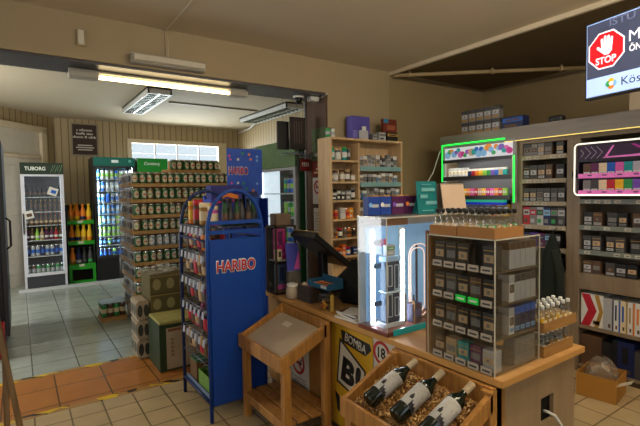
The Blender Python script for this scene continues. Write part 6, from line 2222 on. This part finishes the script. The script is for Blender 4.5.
for k in range(7):
    b.box(-0.0016, -0.001, -0.055, 0.055 - 0.012 * (k % 3), 0.05 + k * 0.028, 0.056 + k * 0.028, M('print_grey', (120, 116, 108)))
b.build('print', t)

# framed notice on the rear wall
fs = thing('framed_notice', 'framed dark brown notice with pale lettering on the rear boarded wall', 'notice', (1.067, 9.3, 2.19))
MB().box(-0.225, 0.225, -0.02, 0, 0, 0.60, M('notice_frame', (150, 138, 116), 0.4)).build('frame', fs, bev=0.003)
nb = MB().box(-0.20, 0.20, -0.024, -0.02, 0.025, 0.575, M('notice_brown', (62, 46, 38), 0.5)).build('board', fs)
NL = M('notice_letters', (206, 198, 184), 0.5)
# three lines too small to read in the photo: letter-sized strokes in words of the right length
rl = random.Random(4)
b = MB()
for ln, (words, z) in enumerate((((1, 10), 0.455), ((7, 5), 0.39), ((8, 2, 6), 0.325))):
    n = sum(words) + len(words) - 1
    x = -n * 0.0215 / 2
    for wn in words:
        for q in range(wn):
            hq = rl.choice((0.030, 0.030, 0.045))
            b.box(x, x + 0.015, -0.0255, -0.024, z, z + hq, NL)
            x += 0.0215
        x += 0.0215
for k, wd in enumerate((0.12, 0.15, 0.12)):
    b.box(-wd, wd, -0.0255, -0.024, 0.10 + (2 - k) * 0.042, 0.12 + (2 - k) * 0.042, NL)
b.build('small_print', nb)

# card-headed sweet display in the opening
cd = thing('sweet_display', 'cardboard sweet display with a blue header card, behind the blue rack', 'display', (1.69, 3.72, 0))
SDB = M('display_blue', (30, 66, 170), 0.5)
MB().box(-0.30, 0.26, 0, 0.20, 0, 1.12, SDB).build('body', cd, bev=0.003)
MB().box(-0.30, 0.26, 0.17, 0.20, 1.12, 1.43, SDB).build('back_panel', cd)
for x in (-0.30, 0.254):
    MB().box(x, x + 0.006, 0, 0.17, 1.12, 1.40, SDB).build('side_panel', cd)
hc = MB().box(-0.075, 0.285, 0.155, 0.169, 1.43, 1.87, M('header_blue', (34, 82, 190), 0.45)).build('header_card', cd, bev=0.002)
text('lettering', 'HARIBO', 0.20, 0.082, M('letter_shadow_white', (226, 222, 218)), hc, (0.035, 0.1542, 1.66), '-Y', bold=0.045)
text('lettering', 'HARIBO', 0.193, 0.068, M('letter_red', (196, 30, 40)), hc, (0.035, 0.1528, 1.66), '-Y', bold=0.02)
b = MB()
for k in range(16):
    x, z = (-0.05 + (k % 5) * 0.072 + rs.uniform(-0.02, 0.02), (1.48, 1.54, 1.76, 1.81)[k // 4] + rs.uniform(-0.015, 0.015))
    if x > 0.25:
        x -= 0.03
    b.obox((x, 0.1542, z), (0.022, 0.001, 0.022), Matrix.Rotation(k, 3, 'Y'), col(('pink', 'white', 'green', 'orange', 'light blue')[k % 5]))
b.build('confetti_pattern', hc)
bo = thing('blue_sweet_box', 'blue-violet box with an orange swirl on top of the sweet display', 'box', (1.545, 3.735, 1.1215))
MB().box(-0.145, 0.15, 0, 0.13, 0, 0.40, C('sweet_violet', (44, 46, 128))).build('body', bo, bev=0.003)
b = MB()
b.prism([(-0.115, -0.001, 0.25), (0.0, -0.001, 0.30), (0.11, -0.001, 0.27), (0.11, -0.001, 0.31), (0.0, -0.001, 0.34), (-0.115, -0.001, 0.28)], (0, 0.001, 0), col('orange'))
b.prism([(-0.1, -0.0015, 0.235), (0.02, -0.0015, 0.27), (0.11, -0.0015, 0.24), (0.11, -0.0015, 0.255), (0.02, -0.0015, 0.285), (-0.1, -0.0015, 0.255)], (0, 0.001, 0), col('red'))
b.build('swirl_print', bo)
put(me_box(0.13, 0.12, 0.34, 'navy', 'blue', 'light blue'), 'sweet_box', (1.785, 3.735, 1.1215), 0, 'dark blue box beside the violet one on the sweet display', 'box')

# black cooler at the left edge and the slanting wooden easel
lc = thing('drinks_cooler', 'black cooler seen edge-on at the left edge of the rear room', 'cooler', (-0.55, 5.55, 0))
MB().box(-0.44, 0.40, -0.45, 0.45, 0, 2.0, M('cooler_black', (34, 34, 36))).build('cabinet', lc, bev=0.006)
dl = MB().box(0.40, 0.435, -0.45, 0.45, 0.12, 1.98, DKGREY).build('door', lc, bev=0.004)
MB().tube([(0.44, -0.40, 0.95), (0.475, -0.40, 0.98), (0.475, -0.40, 1.22), (0.44, -0.40, 1.25)], 0.010, BLACK, 8).build('handle', dl)
rc2 = thing('red_crate', 'red plastic bottle crate on the floor beside the black cooler', 'crate', (-0.30, 4.93, 0.001))
RCM = M('red_crate', (150, 34, 34), 0.45)
b = MB()
for bxs in ((-0.15, 0.15, -0.12, -0.108), (-0.15, 0.15, 0.108, 0.12), (-0.15, -0.138, -0.108, 0.108), (0.138, 0.15, -0.108, 0.108)):
    b.box(*bxs, 0, 0.11, RCM)
    b.box(*bxs, 0.17, 0.28, RCM)
    b.box(bxs[0], bxs[0] + 0.02, bxs[2], bxs[2] + 0.012, 0.11, 0.17, RCM)
b.box(-0.138, 0.138, -0.108, 0.108, 0, 0.01, RCM)
b.build('body', rc2)
es = thing('easel', 'dark wooden A-frame easel cut by the left edge of the picture', 'easel', (-0.12, 2.35, 0))
EW = wood('easel_wood', (122, 94, 56), (92, 68, 38), 2, axis='Z')
for p0, p1 in (((0.145, -0.08, 0.0), (-0.02, 0.0, 1.25)), ((0.035, -0.08, 0.0), (0.045, -0.02, 0.80)), ((-0.60, -0.08, 0.0), (-0.44, 0.0, 1.25)), ((-0.2, 0.42, 0.0), (-0.22, 0.02, 1.2))):
    MB().beam(p0, p1, 0.022, 0.030, EW, up=(0, 1, 0)).build('leg', es, bev=0.002)
MB().box(-0.47, 0.005, -0.022, 0.0, 1.16, 1.20, EW).build('top_rail', es)
MB().beam((-0.57, -0.085, 0.30), (0.09, -0.085, 0.30), 0.02, 0.04, EW).build('ledge', es)
MB().prism([(-0.53, -0.10, 0.33), (-0.02, -0.10, 0.33), (-0.06, -0.045, 1.1), (-0.47, -0.045, 1.1)], (0, 0.012, 0), M('easel_board', (58, 46, 36), 0.6)).build('board', es)
